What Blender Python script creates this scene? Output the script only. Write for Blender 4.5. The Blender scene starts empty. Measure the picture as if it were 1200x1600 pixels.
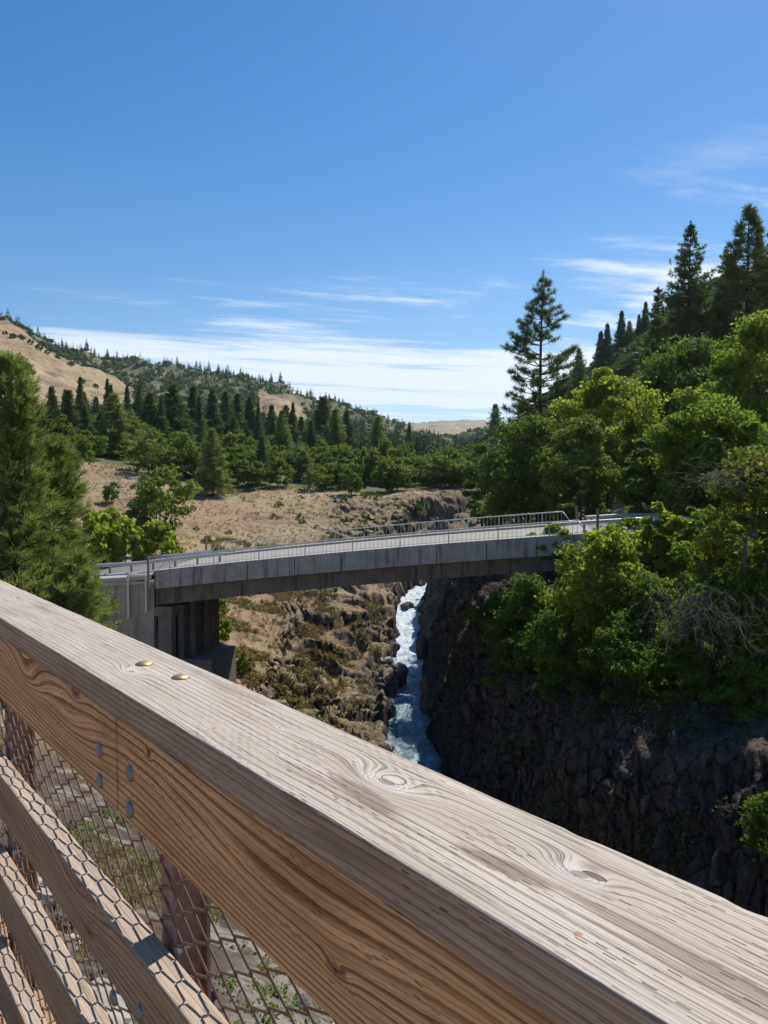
import bpy, math, random
import numpy as np
from mathutils import Vector, Matrix
R = math.radians
C = bpy.context.scene.collection
sc = bpy.context.scene
rng = np.random.default_rng(7)
random.seed(7)
F = 1208.0
PITCH = math.atan(48 / F)
CP, SP = math.cos(PITCH), math.sin(PITCH)

# ---------------------------------------------------------------- helpers: view of the photograph -> directions
def ray(px, py):
    a = (px - 600) / F; b = (800 - py) / F
    return np.array([a, CP + b * SP, -SP + b * CP])
def at_depth(px, py, Y):
    d = ray(px, py); return d * (Y / d[1])
def zpy(py, Y):
    b = (800 - py) / F
    return Y * (-SP + b * CP) / (CP + b * SP)

# ---------------------------------------------------------------- numpy noise
_perm = np.random.default_rng(11).permutation(256).astype(np.int64)
_perm = np.concatenate([_perm, _perm, _perm])
_g = np.random.default_rng(12).normal(size=(256, 3)); _g /= np.linalg.norm(_g, axis=1)[:, None]
def noise3(x, y, z):
    x = np.asarray(x, float); y = np.asarray(y, float) + 0 * x; z = np.asarray(z, float) + 0 * x
    xi = np.floor(x).astype(np.int64); yi = np.floor(y).astype(np.int64); zi = np.floor(z).astype(np.int64)
    xf, yf, zf = x - xi, y - yi, z - zi
    u, v, w = [t * t * t * (t * (t * 6 - 15) + 10) for t in (xf, yf, zf)]
    out = 0
    for i in (0, 1):
        for j in (0, 1):
            for k in (0, 1):
                h = _perm[_perm[_perm[(xi + i) & 255] + ((yi + j) & 255)] + ((zi + k) & 255)]
                g = _g[h]
                d = g[..., 0] * (xf - i) + g[..., 1] * (yf - j) + g[..., 2] * (zf - k)
                out = out + d * (u if i else 1 - u) * (v if j else 1 - v) * (w if k else 1 - w)
    return out * 1.6
def fbm(x, y, z, o=4, lac=2.03, g=0.5):
    s = 0; a = 1; f = 1
    for i in range(o):
        s = s + a * noise3(x * f + 17.3 * i, y * f, z * f); a *= g; f *= lac
    return s
def smooth(a, b, x):
    t = np.clip((x - a) / (b - a), 0, 1); return t * t * (3 - 2 * t)

# ---------------------------------------------------------------- node expression helper
class Sh:
    def __init__(s, name):
        s.m = bpy.data.materials.new(name); s.m.use_nodes = True
        s.nt = s.m.node_tree; s.nt.nodes.clear()
        s.out = s.nt.nodes.new('ShaderNodeOutputMaterial')
    def n(s, t, **k):
        nd = s.nt.nodes.new(t)
        for a, b in k.items(): setattr(nd, a, b)
        return nd
    def put(s, sock, v):
        if isinstance(v, V): s.nt.links.new(v.s, sock)
        elif v is not None: sock.default_value = v
    def math(s, op, *a, clamp=False):
        nd = s.n('ShaderNodeMath', operation=op, use_clamp=clamp)
        for i, v in enumerate(a): s.put(nd.inputs[i], v)
        return V(s, nd.outputs[0])
    def comb(s, x, y, z=0.0):
        nd = s.n('ShaderNodeCombineXYZ')
        for i, v in enumerate((x, y, z)): s.put(nd.inputs[i], v)
        return V(s, nd.outputs[0])
    def sep(s, v):
        nd = s.n('ShaderNodeSeparateXYZ'); s.put(nd.inputs[0], v)
        return [V(s, o) for o in nd.outputs]
    def obj(s): return V(s, s.n('ShaderNodeTexCoord').outputs['Object'])
    def attr(s, name, out='Fac'):
        nd = s.n('ShaderNodeAttribute', attribute_name=name); return V(s, nd.outputs[out])
    def noise(s, vec, scale=1.0, detail=2.0, rough=0.5, dist=0.0):
        nd = s.n('ShaderNodeTexNoise'); s.put(nd.inputs['Vector'], vec)
        s.put(nd.inputs['Scale'], scale); s.put(nd.inputs['Detail'], detail); s.put(nd.inputs['Roughness'], rough); s.put(nd.inputs['Distortion'], dist)
        return V(s, nd.outputs['Fac'])
    def voro(s, vec, scale, feature='F1', out='Distance', rnd=1.0):
        nd = s.n('ShaderNodeTexVoronoi', feature=feature); s.put(nd.inputs['Vector'], vec); s.put(nd.inputs['Scale'], scale); s.put(nd.inputs['Randomness'], rnd)
        return V(s, nd.outputs[out])
    def rng(s, x, a, b, c=0.0, d=1.0, sm=True):
        nd = s.n('ShaderNodeMapRange', interpolation_type='SMOOTHSTEP' if sm else 'LINEAR')
        for i, v in enumerate((x, a, b, c, d)): s.put(nd.inputs[i], v)
        return V(s, nd.outputs[0])
    def mix(s, f, a, b, mode='MIX'):
        nd = s.n('ShaderNodeMix', data_type='RGBA', blend_type=mode)
        s.put(nd.inputs[0], f)
        for i, v in ((6, a), (7, b)):
            s.put(nd.inputs[i], v if isinstance(v, V) else (*v, 1) if len(v) == 3 else v)
        return V(s, nd.outputs[2])
    def bump(s, h, dist=0.01, strength=1.0):
        nd = s.n('ShaderNodeBump'); s.put(nd.inputs['Height'], h); nd.inputs['Distance'].default_value = dist; nd.inputs['Strength'].default_value = strength
        return V(s, nd.outputs[0])
    def pbr(s, col, rough=0.8, metal=0.0, normal=None, spec=0.3, **k):
        nd = s.n('ShaderNodeBsdfPrincipled')
        s.put(nd.inputs['Base Color'], col if isinstance(col, V) else (*col, 1))
        s.put(nd.inputs['Roughness'], rough); s.put(nd.inputs['Metallic'], metal); s.put(nd.inputs['Specular IOR Level'], spec)
        if normal is not None: s.put(nd.inputs['Normal'], normal)
        for a, b in k.items(): s.put(nd.inputs[a.replace('_', ' ')], b)
        s.nt.links.new(nd.outputs[0], s.out.inputs[0]); return nd
class V:
    def __init__(s, sh, sock): s.sh = sh; s.s = sock
    def _b(s, op, o, r=False): return s.sh.math(op, o, s) if r else s.sh.math(op, s, o)
    def __add__(s, o): return s._b('ADD', o)
    __radd__ = __add__
    def __mul__(s, o): return s._b('MULTIPLY', o)
    __rmul__ = __mul__
    def __sub__(s, o): return s._b('SUBTRACT', o)
    def __rsub__(s, o): return s._b('SUBTRACT', o, True)
    def __truediv__(s, o): return s._b('DIVIDE', o)
    def fract(s): return s.sh.math('FRACT', s)
    def floor(s): return s.sh.math('FLOOR', s)
    def abs(s): return s.sh.math('ABSOLUTE', s)
    def sin(s): return s.sh.math('SINE', s)
    def pow(s, p): return s.sh.math('POWER', s, p)
    def clamp(s): return s.sh.math('ADD', s, 0.0, clamp=True)
    def gt(s, v): return s.sh.math('GREATER_THAN', s, v)
    def lt(s, v): return s.sh.math('LESS_THAN', s, v)
    def max(s, v): return s.sh.math('MAXIMUM', s, v)
    def min(s, v): return s.sh.math('MINIMUM', s, v)

# ---------------------------------------------------------------- mesh helpers
def tag(o, label=None, cat=None, group=None, kind=None):
    if label: o['label'] = label
    if cat: o['category'] = cat
    if group: o['group'] = group
    if kind: o['kind'] = kind
    return o
def empty(name, loc=(0, 0, 0), rz=0.0, parent=None):
    o = bpy.data.objects.new(name, None); C.objects.link(o); o.location = loc; o.rotation_euler = (0, 0, rz)
    o.empty_display_size = 0.2
    if parent: o.parent = parent
    return o
def link(name, me, mat=None, parent=None, loc=(0, 0, 0), rz=0.0):
    o = bpy.data.objects.new(name, me); C.objects.link(o); o.location = loc; o.rotation_euler = (0, 0, rz)
    if mat is not None and len(me.materials) == 0: me.materials.append(mat)
    if parent: o.parent = parent
    return o
def np_mesh(name, verts, faces, k, smoothed=False, attrs=None, mats=None, mat_idx=None):
    me = bpy.data.meshes.new(name)
    verts = np.ascontiguousarray(verts, dtype=np.float32); faces = np.ascontiguousarray(faces, dtype=np.int32)
    me.vertices.add(len(verts)); me.vertices.foreach_set('co', verts.ravel())
    me.loops.add(faces.size); me.loops.foreach_set('vertex_index', faces.ravel())
    me.polygons.add(len(faces)); me.polygons.foreach_set('loop_start', np.arange(len(faces), dtype=np.int32) * k)
    me.polygons.foreach_set('loop_total', np.full(len(faces), k, dtype=np.int32))
    if smoothed: me.polygons.foreach_set('use_smooth', np.ones(len(faces), dtype=bool))
    if mats:
        for m in mats: me.materials.append(m)
        if mat_idx is not None: me.polygons.foreach_set('material_index', np.ascontiguousarray(mat_idx, dtype=np.int32))
    me.update(calc_edges=True)
    for n_, a in (attrs or {}).items():
        at = me.attributes.new(n_, 'FLOAT', 'POINT'); at.data.foreach_set('value', np.ascontiguousarray(a, dtype=np.float32))
    return me
class MB:
    """collects mixed polygons"""
    def __init__(s): s.v = []; s.f = []; s.mi = []; s.sm = []
    def quad_grid(s, P, mi=0, closed_u=False, closed_v=False, sm=True, flip=False):
        nu = len(P); nv = len(P[0]); b = len(s.v)
        for row in P: s.v.extend([tuple(p) for p in row])
        for i in range(nu if closed_u else nu - 1):
            for j in range(nv if closed_v else nv - 1):
                a = b + i * nv + j; c = b + ((i + 1) % nu) * nv + j
                a2 = b + i * nv + (j + 1) % nv; c2 = b + ((i + 1) % nu) * nv + (j + 1) % nv
                s.f.append((a, a2, c2, c) if flip else (a, c, c2, a2)); s.mi.append(mi); s.sm.append(sm)
    def box(s, lo, hi, mi=0):
        s.hexa([(lo[0], lo[1], lo[2]), (hi[0], lo[1], lo[2]), (hi[0], hi[1], lo[2]), (lo[0], hi[1], lo[2]),
                (lo[0], lo[1], hi[2]), (hi[0], lo[1], hi[2]), (hi[0], hi[1], hi[2]), (lo[0], hi[1], hi[2])], mi)
    def hexa(s, p, mi=0):
        b = len(s.v); s.v.extend([tuple(q) for q in p])
        for f in ((0, 3, 2, 1), (4, 5, 6, 7), (0, 1, 5, 4), (1, 2, 6, 5), (2, 3, 7, 6), (3, 0, 4, 7)):
            s.f.append(tuple(b + i for i in f)); s.mi.append(mi); s.sm.append(False)
    def bar(s, a, b, w, h=None, mi=0):
        """square bar from a to b"""
        h = h or w; a = Vector(a); b = Vector(b); d = (b - a).normalized()
        up = Vector((0, 0, 1)) if abs(d.z) < 0.95 else Vector((0, 1, 0))
        x = d.cross(up).normalized() * w / 2; y = x.normalized().cross(d).normalized() * h / 2
        s.hexa([a - x - y, a + x - y, a + x + y, a - x + y, b - x - y, b + x - y, b + x + y, b - x + y], mi)
    def tube(s, pts, rad, n=8, mi=0, cap=True, sm=True):
        pts = [Vector(p) for p in pts]; rings = []
        for i, p in enumerate(pts):
            d = (pts[min(i + 1, len(pts) - 1)] - pts[max(i - 1, 0)]).normalized()
            up = Vector((0, 0, 1)) if abs(d.z) < 0.9 else Vector((0, 1, 0))
            x = d.cross(up).normalized(); y = x.cross(d).normalized()
            r = rad[i] if hasattr(rad, '__len__') else rad
            rings.append([p + x * (math.cos(2 * math.pi * k / n) * r) + y * (math.sin(2 * math.pi * k / n) * r) for k in range(n)])
        b = len(s.v); s.quad_grid(rings, mi, closed_v=True, sm=sm)
        if cap:
            s.f.append(tuple(b + k for k in range(n))); s.mi.append(mi); s.sm.append(False)
            e = b + (len(pts) - 1) * n
            s.f.append(tuple(e + n - 1 - k for k in range(n))); s.mi.append(mi); s.sm.append(False)
    def poly_extrude(s, prof, a, b, mi=0):
        """closed profile of 3-D points at start (list a) and end (list b)"""
        n = len(a); k = len(s.v); s.v.extend([tuple(p) for p in a]); s.v.extend([tuple(p) for p in b])
        for i in range(n):
            j = (i + 1) % n; s.f.append((k + i, k + j, k + n + j, k + n + i)); s.mi.append(mi); s.sm.append(False)
        s.f.append(tuple(k + n - 1 - i for i in range(n))); s.f.append(tuple(k + n + i for i in range(n)))
        s.mi += [mi, mi]; s.sm += [False, False]
    def mesh(s, name, mats=()):
        me = bpy.data.meshes.new(name); me.from_pydata([tuple(map(float, v)) for v in s.v], [], s.f)
        for m in mats: me.materials.append(m)
        me.polygons.foreach_set('material_index', s.mi); me.polygons.foreach_set('use_smooth', s.sm)
        me.update(); return me
    def build(s, name, mat, parent=None, **k):
        mats = mat if isinstance(mat, (list, tuple)) else [mat]
        return link(name, s.mesh(name, mats), None, parent, **k)

# ---------------------------------------------------------------- camera, sun, sky
cam = bpy.data.cameras.new('camera'); co = bpy.data.objects.new('camera', cam); C.objects.link(co); sc.camera = co
co.location = (0, 0, 0); co.rotation_euler = (math.pi / 2 - PITCH, 0, 0)
cam.sensor_fit = 'VERTICAL'; cam.sensor_height = 24; cam.lens = 24 * F / 1600; cam.clip_start = 0.05; cam.clip_end = 40000
SUN_AZ, SUN_EL = R(34), R(53)      # azimuth clockwise from +Y
sd = Vector((math.sin(SUN_AZ) * math.cos(SUN_EL), math.cos(SUN_AZ) * math.cos(SUN_EL), math.sin(SUN_EL)))
sl = bpy.data.lights.new('sun', 'SUN'); sl.energy = 4.95; sl.angle = R(0.53); sl.color = (1, 0.955, 0.89)
so = bpy.data.objects.new('sun', sl); C.objects.link(so); so.rotation_euler = sd.to_track_quat('Z', 'Y').to_euler(); so.location = (60, 60, 120)

def make_world():
    w = bpy.data.worlds.new('World'); sc.world = w; w.use_nodes = True
    s = Sh.__new__(Sh); s.nt = w.node_tree; s.nt.nodes.clear(); s.m = w
    sky = s.n('ShaderNodeTexSky', sky_type='NISHITA', sun_disc=False, sun_elevation=SUN_EL, sun_rotation=SUN_AZ,
              altitude=300, air_density=1.0, dust_density=0.25, ozone_density=2.2)
    tc = V(s, s.n('ShaderNodeTexCoord').outputs['Generated'])
    x, y, z = s.sep(tc)
    h = (z.max(0.0) + 0.045)
    u = x / h; v = y / h                      # a flat cloud layer seen from below
    # rotate a little so streaks are slightly slanted
    uu = u * 0.97 + v * 0.24; vv = v * 0.97 - u * 0.24
    warp = s.noise(s.comb(uu * 0.30, vv * 0.30, 3.1), 1.0, 3, 0.55)
    big = s.noise(s.comb(uu * 0.16 + 4.7, vv * 0.42 + warp * 0.9, 0.3), 1.0, 4, 0.55)
    fine = s.noise(s.comb(uu * 0.5 + warp * 2.0, vv * 1.7 + warp * 1.6, 5.2), 1.0, 7, 0.62)
    fib = s.noise(s.comb(uu * 1.6 + warp * 4.0, vv * 6.0 + fine * 1.5, 9.2), 1.0, 8, 0.72)
    low = s.rng(z, 0.06, 0.30, 1.0, 0.0)
    edge = s.rng(z - x * 0.14, 0.18, 0.36, 1.0, 0.0)
    dens = big * 1.95 + fine * 1.25 + fib * 0.60 + low * 0.10 - 1.98
    side = s.rng(x, -0.40, 0.35, 0.0, 0.30)
    c = (s.rng(dens + side, -0.14, 0.17, 0.0, 1.0) * edge).clamp()
    veil = s.rng(z, 0.42, 0.02, 0.0, 0.12) * s.rng(x, -0.6, 0.5, 0.35, 1.0)
    fac = (c * 0.82 + veil * (1.0 - c)).clamp()
    hs = s.n('ShaderNodeHueSaturation'); hs.inputs['Saturation'].default_value = 1.42; hs.inputs['Value'].default_value = 0.80; s.put(hs.inputs['Color'], V(s, sky.outputs[0]))
    col = s.mix(fac, V(s, hs.outputs[0]), SKY_CLOUD)
    bg = s.n('ShaderNodeBackground'); s.put(bg.inputs[0], col); bg.inputs[1].default_value = 0.135
    out = s.n('ShaderNodeOutputWorld'); s.nt.links.new(bg.outputs[0], out.inputs[0])
SKY_CLOUD = (7.0, 7.2, 7.6)
make_world()
sc.view_settings.view_transform = 'Standard'; sc.view_settings.look = 'None'; sc.view_settings.gamma = 1; sc.view_settings.exposure = 0.18
sc.render.engine = 'CYCLES'
sc.cycles.max_bounces = 5; sc.cycles.diffuse_bounces = 2; sc.cycles.glossy_bounces = 2; sc.cycles.transmission_bounces = 3; sc.cycles.transparent_max_bounces = 6
sc.cycles.use_denoising = True
# ================================================================ terrain
YS = np.array([0, 12, 30, 45, 60, 80, 110, 150, 200, 300, 450, 700, 1000, 1600, 3000, 6000], float)
TAB = {
 -900: [-4, -4, -5, -6, -6, -5, 780, 680, 620, 530, 430, 350, 380, 420, 560, 600],
 -300: [-5.5, -6, -6.5, -7.5, -8, -7, 800, 700, 660, 600, 500, 420, 440, 480, 600, 650],
 0:    [-6.5, -7, -8, -11.5, -13, -8, 815, 715, 690, 655, 585, 497, 520, 560, 640, 700],
 100:  [-6.5, -7.5, -9, -13, -15, 880, 822, 715, 690, 668, 615, 560, 548, 600, 680, 720],
 200:  [-7, -8, -10.5, -14.5, -16.5, 925, 842, 728, 697, 675, 650, 612, 562, 600, 680, 720],
 340:  [-7, -9, -12, -17, -20, 1000, 866, 765, 718, 697, 680, 635, 586, 610, 690, 720],
 430:  [-7, -9.5, -13, -17.5, -20.5, 1030, 880, 770, 726, 705, 680, 628, 605, 625, 700, 720],
 500:  [-7, -10, -14, -18, -21, 1050, 890, 772, 730, 710, 690, 655, 627, 640, 700, 715],
 560:  [-7.5, -10.5, -14.5, -19, -21.2, 1072, 905, 773, 734, 716, 700, 672, 645, 655, 690, 700],
 600:  [-8, -11, -15, -19.5, -21.4, 1078, 920, 775, 740, 724, 708, 688, 660, 665, 680, 700],
 650:  [-8, -12, -16, -17, -17, -13, -11.5, 768, 747, 730, 712, 694, 681, 684, 672, 661],
 700:  [-8, -11, -14, -15, -14, -9, -9, 765, 750, 735, 716, 694, 688, 686, 668, 657],
 750:  [-8, -10, -13, -13.5, -12.5, -8.5, -7.5, 765, 748, 716, 684, 674, 680, 690, 676, 656],
 800:  [-8, -9.5, -12.5, -13, -12, -7.5, -6.2, 770, 738, 690, 668, 690, 700, 700, 690, 670],
 900:  [-7.5, -9, -12, -12.5, -11, -6.3, -5, 748, 695, 632, 596, 625, 650, 660, 690, 690],
 1000: [-7.5, -9, -11.5, -12, -9.5, -5.5, 772, 682, 615, 545, 522, 560, 600, 640, 680, 690],
 1100: [-7, -9, -11, -10.5, -6.8, -4.8, 738, 625, 545, 470, 462, 500, 560, 600, 660, 690],
 1200: [-7, -9, -10.5, -9, -5.4, 745, 665, 575, 485, 415, 405, 450, 520, 600, 660, 690],
 1600: [-6, -8, -9, -7, -5, 620, 560, 480, 400, 350, 350, 400, 480, 560, 640, 690],
 2300: [-5, -6, -6, -5, -4, 560, 500, 430, 380, 340, 340, 380, 460, 540, 640, 690]}
TPX = np.array(sorted(TAB), float)
TZ = np.array([[v if abs(v) < 100 else zpy(v, Y) for v, Y in zip(TAB[int(p)], YS)] for p in TPX])
RIV = np.array([(18, -80), (16, -40), (13.5, 0), (10.5, 20), (7.8, 30), (5.4, 40), (3.3, 50), (2.3, 60), (2.35, 75), (2.9, 90), (3.3, 105), (3.9, 118), (5.4, 129), (12, 141), (24, 150), (36, 170), (46, 220), (60, 300), (62, 500), (85, 900)], float)
def water_z(y): return np.interp(y, [-80, 40, 60, 90, 130, 160, 300, 900], [-24.5, -22.6, -22.3, -21.6, -18.6, -17.6, -15, -12])
def river_d(x, y):
    best = np.full(np.shape(x), 1e9); side = np.zeros(np.shape(x)); yy = np.zeros(np.shape(x))
    for (x0, y0), (x1, y1) in zip(RIV[:-1], RIV[1:]):
        dx, dy = x1 - x0, y1 - y0; L = dx * dx + dy * dy
        t = np.clip(((x - x0) * dx + (y - y0) * dy) / L, 0, 1)
        ex = x - x0 - t * dx; ey = y - y0 - t * dy; d = np.hypot(ex, ey)
        m = d < best
        best = np.where(m, d, best); side = np.where(m, np.sign(ex * dy - ey * dx), side); yy = np.where(m, y0 + t * dy, yy)
    return best, side, yy
def base_B(x, y):
    r = np.hypot(x, y); ye = np.maximum(y, 0.35 * r); px = 600 + F * x / np.maximum(ye, 0.5)
    px = np.clip(px, TPX[0], TPX[-1]); yc = np.clip(ye, 0, 5999)
    i = np.clip(np.searchsorted(TPX, px) - 1, 0, len(TPX) - 2); j = np.clip(np.searchsorted(YS, yc, side='right') - 1, 0, len(YS) - 2)
    u = (px - TPX[i]) / (TPX[i + 1] - TPX[i]); u = u * u * (3 - 2 * u) * 0.5 + u * 0.5
    v = (yc - YS[j]) / (YS[j + 1] - YS[j])
    return (TZ[i, j] * (1 - u) + TZ[i + 1, j] * u) * (1 - v) + (TZ[i, j + 1] * (1 - u) + TZ[i + 1, j + 1] * u) * v
# near bridge abutment line
BA = np.array([-18.6, 61.2]); BB = np.array([15.6, 56.0])
def height(x, y, masks=False):
    x = np.asarray(x, float); y = np.asarray(y, float); r = np.hypot(x, y)
    # slight domain warp keeps the control lines from showing
    B = base_B(x + 0.02 * r * fbm(x / 40, y / 40, 1.3, 2), y)
    B = B + 0.0075 * np.maximum(r - 40, 0) * fbm(x / 70, y / 70, 0.4, 4) * np.where(r > 1600, 0.22, 1)
    B = B - 0.016 * np.clip(r - 230, 0, 900) * (np.abs(noise3(x / 75 + y / 160, y / 150, 3.3)) + 0.4 * np.abs(noise3(x / 28 + y / 70, y / 60, 5.3)) - 0.28) * np.where(r > 1600, 0.3, 1)
    d, side, ry = river_d(x, y)
    wz = water_z(ry)
    d2 = d + 0.75 * fbm(x / 3.1, y / 3.1, 4.4, 3)
    up = d2 - 1.95
    wr = np.where(side > 0, up * 3.2, up * 2.1 + 1.3 * smooth(0, 0.6, up))
    lo = wz + np.where(up > 0, wr, -1.4)
    k = 1.2
    z = -k * np.log(np.exp(-np.clip(B - wz, -2, 60) / k) + np.exp(-np.clip(lo - wz, -2, 60) / k)) + wz
    z = np.where(B - wz > 55, np.minimum(B, np.where(lo > B, B, lo)), z)
    # rocky benches
    rock = smooth(-0.12, 0.30, fbm(x / 13, y / 13, 7.7, 3) + 0.25 * smooth(30, 4, d)) * smooth(190, 140, r) * smooth(34, 46, r) * smooth(1000, 800, 600 + F * x / np.maximum(y, 1))
    cl = smooth(470, 540, 600 + F * x / np.maximum(y, 1)) * smooth(106, 116, y) * smooth(152, 144, y)
    rock = np.maximum(rock * np.where(y > 95, 0.35, 1.0), cl)
    rock = np.where((side > 0) & (d < 9), np.maximum(rock, .6), rock)
    lb = smooth(16, 12, d) * (side < 0) * smooth(45, 55, y) * smooth(118, 105, y)
    rock = np.maximum(rock, lb * (0.45 + 0.55 * smooth(-0.35, 0.15, fbm(x / 5, y / 5, 3.7, 3))))
    st = 1.5 + 0.6 * noise3(x / 9, y / 9, 2.2) + 0.9 * lb
    q = (z + 1.8 * fbm(x / 5.5, y / 5.5, 5.5, 3)) / st
    fq = q - np.floor(q)
    z = z + rock * st * (smooth(0.15, 0.85, smooth(0.1, 0.9, fq)) - fq) * 0.95
    z = z + rock * (0.30 * (0.5 - np.abs(fbm(x / 1.6, y / 1.6, z / 1.9, 3))) * smooth(200, 120, r))
    z = z + 0.05 * fbm(x / 1.1, y / 1.1, 1.9, 3) * smooth(220, 60, r)
    if masks: return z, rock, d, side, ry
    return z
def ground(x, y): return float(height(np.array([x]), np.array([y]))[0])
def hit(px, py, ymin=20, ymax=3000):
    """where the line of sight through a point of the photograph meets the terrain"""
    Y = np.exp(np.linspace(math.log(ymin), math.log(ymax), 900)); d = ray(px, py)
    P = d[None, :] * (Y / d[1])[:, None]; g = height(P[:, 0], P[:, 1])
    k = np.nonzero(P[:, 2] < g)[0]
    k = k[0] if len(k) else 899
    return P[k, 0], P[k, 1], g[k]

def vegmask(X, Y):
    Q = np.hypot(X, Y); px = 600 + F * X / np.maximum(Y, 1)
    gs = smooth(150, 165, Y) + smooth(690, 760, px) * smooth(90, 130, Y)
    tan1 = smooth(250, 330, Q) * smooth(800, 760, Q) * smooth(250, 190, px)                   # dry spur at the left
    tan2 = smooth(480, 560, Q) * smooth(900, 850, Q) * smooth(380, 420, px) * smooth(500, 460, px)
    tan3 = smooth(1500, 1700, Q)
    tan4 = smooth(1110, 1170, px) * smooth(190, 230, Q)
    far = smooth(0.0, 0.2, fbm(X / 500, Y / 900, 6.6, 4)) * smooth(1500, 1700, Q)
    return far * 0.9 + np.clip(gs, 0, 1) * (1 - tan1) * (1 - tan2) * (1 - tan3) * (1 - tan4)
def make_ground():
    a1 = np.linspace(R(-30), R(30), 760); a2 = np.linspace(R(30), R(62), 90)[1:]; a3 = np.linspace(R(62), R(298), 70)[1:-1]; a4 = np.linspace(R(298), R(330), 90)[:-1]
    ang = np.concatenate([a1, a2, a3, a4])
    rr = np.concatenate([np.linspace(0.6, 30, 60)[:-1], np.linspace(30, 56, 70)[:-1], np.linspace(56, 160, 330)[:-1], np.exp(np.linspace(math.log(160), math.log(1300), 170))[:-1], np.exp(np.linspace(math.log(1300), math.log(7000), 50))])
    A, Q = np.meshgrid(ang, rr); X = np.sin(A) * Q; Y = np.cos(A) * Q
    Z, rock, d, side, ry = height(X, Y, True)
    # crags: push the surface along its own normal
    gz = np.gradient(Z, axis=0) / np.gradient(Q, axis=0)
    ga = np.gradient(Z, axis=1) / np.maximum(np.abs(np.gradient(np.unwrap(A, axis=1), axis=1)) * Q, 1e-3)
    slope = np.hypot(gz, ga)
    steep = np.maximum(smooth(0.6, 1.3, slope), rock * 0.5) * smooth(200, 130, Q) * smooth(8, 20, Q)
    cell = np.abs(fbm(X / 1.5, Y / 1.5, Z / 2.6, 3)); cell2 = fbm(X / 4.2, Y / 4.2, Z / 5.0, 3)
    patchy = smooth(-0.15, 0.35, fbm(X / 6, Y / 6, Z / 6, 3)) * 0.6 + 0.4
    cu = X * 0.8 + Y * 0.6; cv = Y * 0.8 - X * 0.6
    frac = np.abs(fbm(cu / 0.9, cv / 2.0, Z / 3.4, 3)); frac2 = np.abs(fbm(cu / 0.45, cv / .8, Z / 1.3, 2))
    amp = steep * patchy * (1.5 * np.sqrt(frac + .01) + 0.9 * cell2 + 0.25 * np.sqrt(frac2 + .01) - 0.9)
    nx = -(gz * np.sin(A) + ga * np.cos(A)); ny = -(gz * np.cos(A) - ga * np.sin(A)); nl = np.sqrt(nx * nx + ny * ny + 1)
    X2 = X + nx / nl * amp; Y2 = Y + ny / nl * amp; Z2 = Z + amp / nl * 0.6
    n0, n1 = X.shape
    verts = np.stack([X2, Y2, Z2], -1).reshape(-1, 3)
    i = np.arange(n0 - 1)[:, None]; j = np.arange(n1)[None, :]; j2 = (j + 1) % n1
    faces = np.stack([i * n1 + j, i * n1 + j2, (i + 1) * n1 + j2, (i + 1) * n1 + j], -1).reshape(-1, 4)
    # green cover: where forest floor lies, so gaps between crowns read green
    veg = vegmask(X, Y); px = 600 + F * X / np.maximum(Y, 1)
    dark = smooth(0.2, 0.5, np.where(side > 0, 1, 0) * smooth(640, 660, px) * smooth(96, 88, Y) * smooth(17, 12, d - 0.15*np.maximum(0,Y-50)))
    wet = smooth(2.2, 0.3, Z - water_z(ry)) * smooth(9, 3, d)
    me = np_mesh('ground', verts, faces, 4, True, {'veg': veg.ravel(), 'rock': rock.ravel(), 'steep': np.clip(slope, 0, 3).ravel(), 'dark': dark.ravel(), 'wet': wet.ravel()})
    s = Sh('hillside soil and rock'); P = s.obj(); x, y, z = s.sep(P)
    steep = s.attr('steep'); veg_ = s.attr('veg'); rk = s.attr('rock'); dk = s.attr('dark'); wt = s.attr('wet')
    geo = s.n('ShaderNodeNewGeometry'); nz = s.sep(V(s, geo.outputs['Normal']))[2]
    n1_ = s.noise(P, 0.25, 5, 0.6); n2_ = s.noise(P, 1.7, 6, 0.65); n3_ = s.noise(P, 7.0, 4, 0.7); far_ = s.noise(P, 0.02, 6, 0.6)
    grass = s.mix(n2_, (0.31, 0.235, 0.125), (0.47, 0.385, 0.225))
    grass = s.mix(s.rng(n3_, 0.45, 0.7), grass, (0.235, 0.165, 0.10))
    grass = s.mix(s.rng(n1_, 0.42, 0.62) * 0.55, grass, (0.33, 0.205, 0.135))
    grass = s.mix(s.rng(far_, 0.46, 0.60) * 0.6, grass, (0.27, 0.165, 0.115)); grass = s.mix(s.rng(s.noise(P, 0.11, 6, 0.75), 0.55, 0.63) * 0.7, grass, (0.15, 0.10, 0.065))
    farm = s.rng(s.math('SQRT', x * x + y * y), 200, 320); strata = s.rng(s.noise(s.comb(x * 0.006, y * 0.006, z * 0.11 + far_ * 3.0), 1.0, 6, 0.7), 0.52, 0.60)
    grass = s.mix(strata * farm * 0.75, grass, (0.175, 0.115, 0.085)); grass = s.mix(s.rng(s.noise(P, 0.035, 7, 0.75), 0.54, 0.60) * farm * 0.6, grass, (0.13, 0.12, 0.055)); grass = s.mix(s.rng(s.noise(s.comb(x * 0.05, y * 0.02, z * 0.02), 1.0, 5, 0.7), 0.5, 0.62) * farm * 0.5, grass, (0.44, 0.335, 0.17))
    gr = s.rng(s.noise(P, 0.55, 5, 0.7), 0.55, 0.68) * s.rng(n3_, 0.3, 0.6)
    grass = s.mix(gr * 0.7, grass, (0.17, 0.20, 0.055))
    floor_ = s.mix(s.rng(s.noise(P, 0.09, 5, 0.65), 0.4, 0.62), (0.075, 0.10, 0.035), (0.20, 0.17, 0.09))
    col = s.mix(veg_ * s.rng(n1_, 0.1, 0.5, 0.75, 1.0), grass, floor_)
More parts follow.
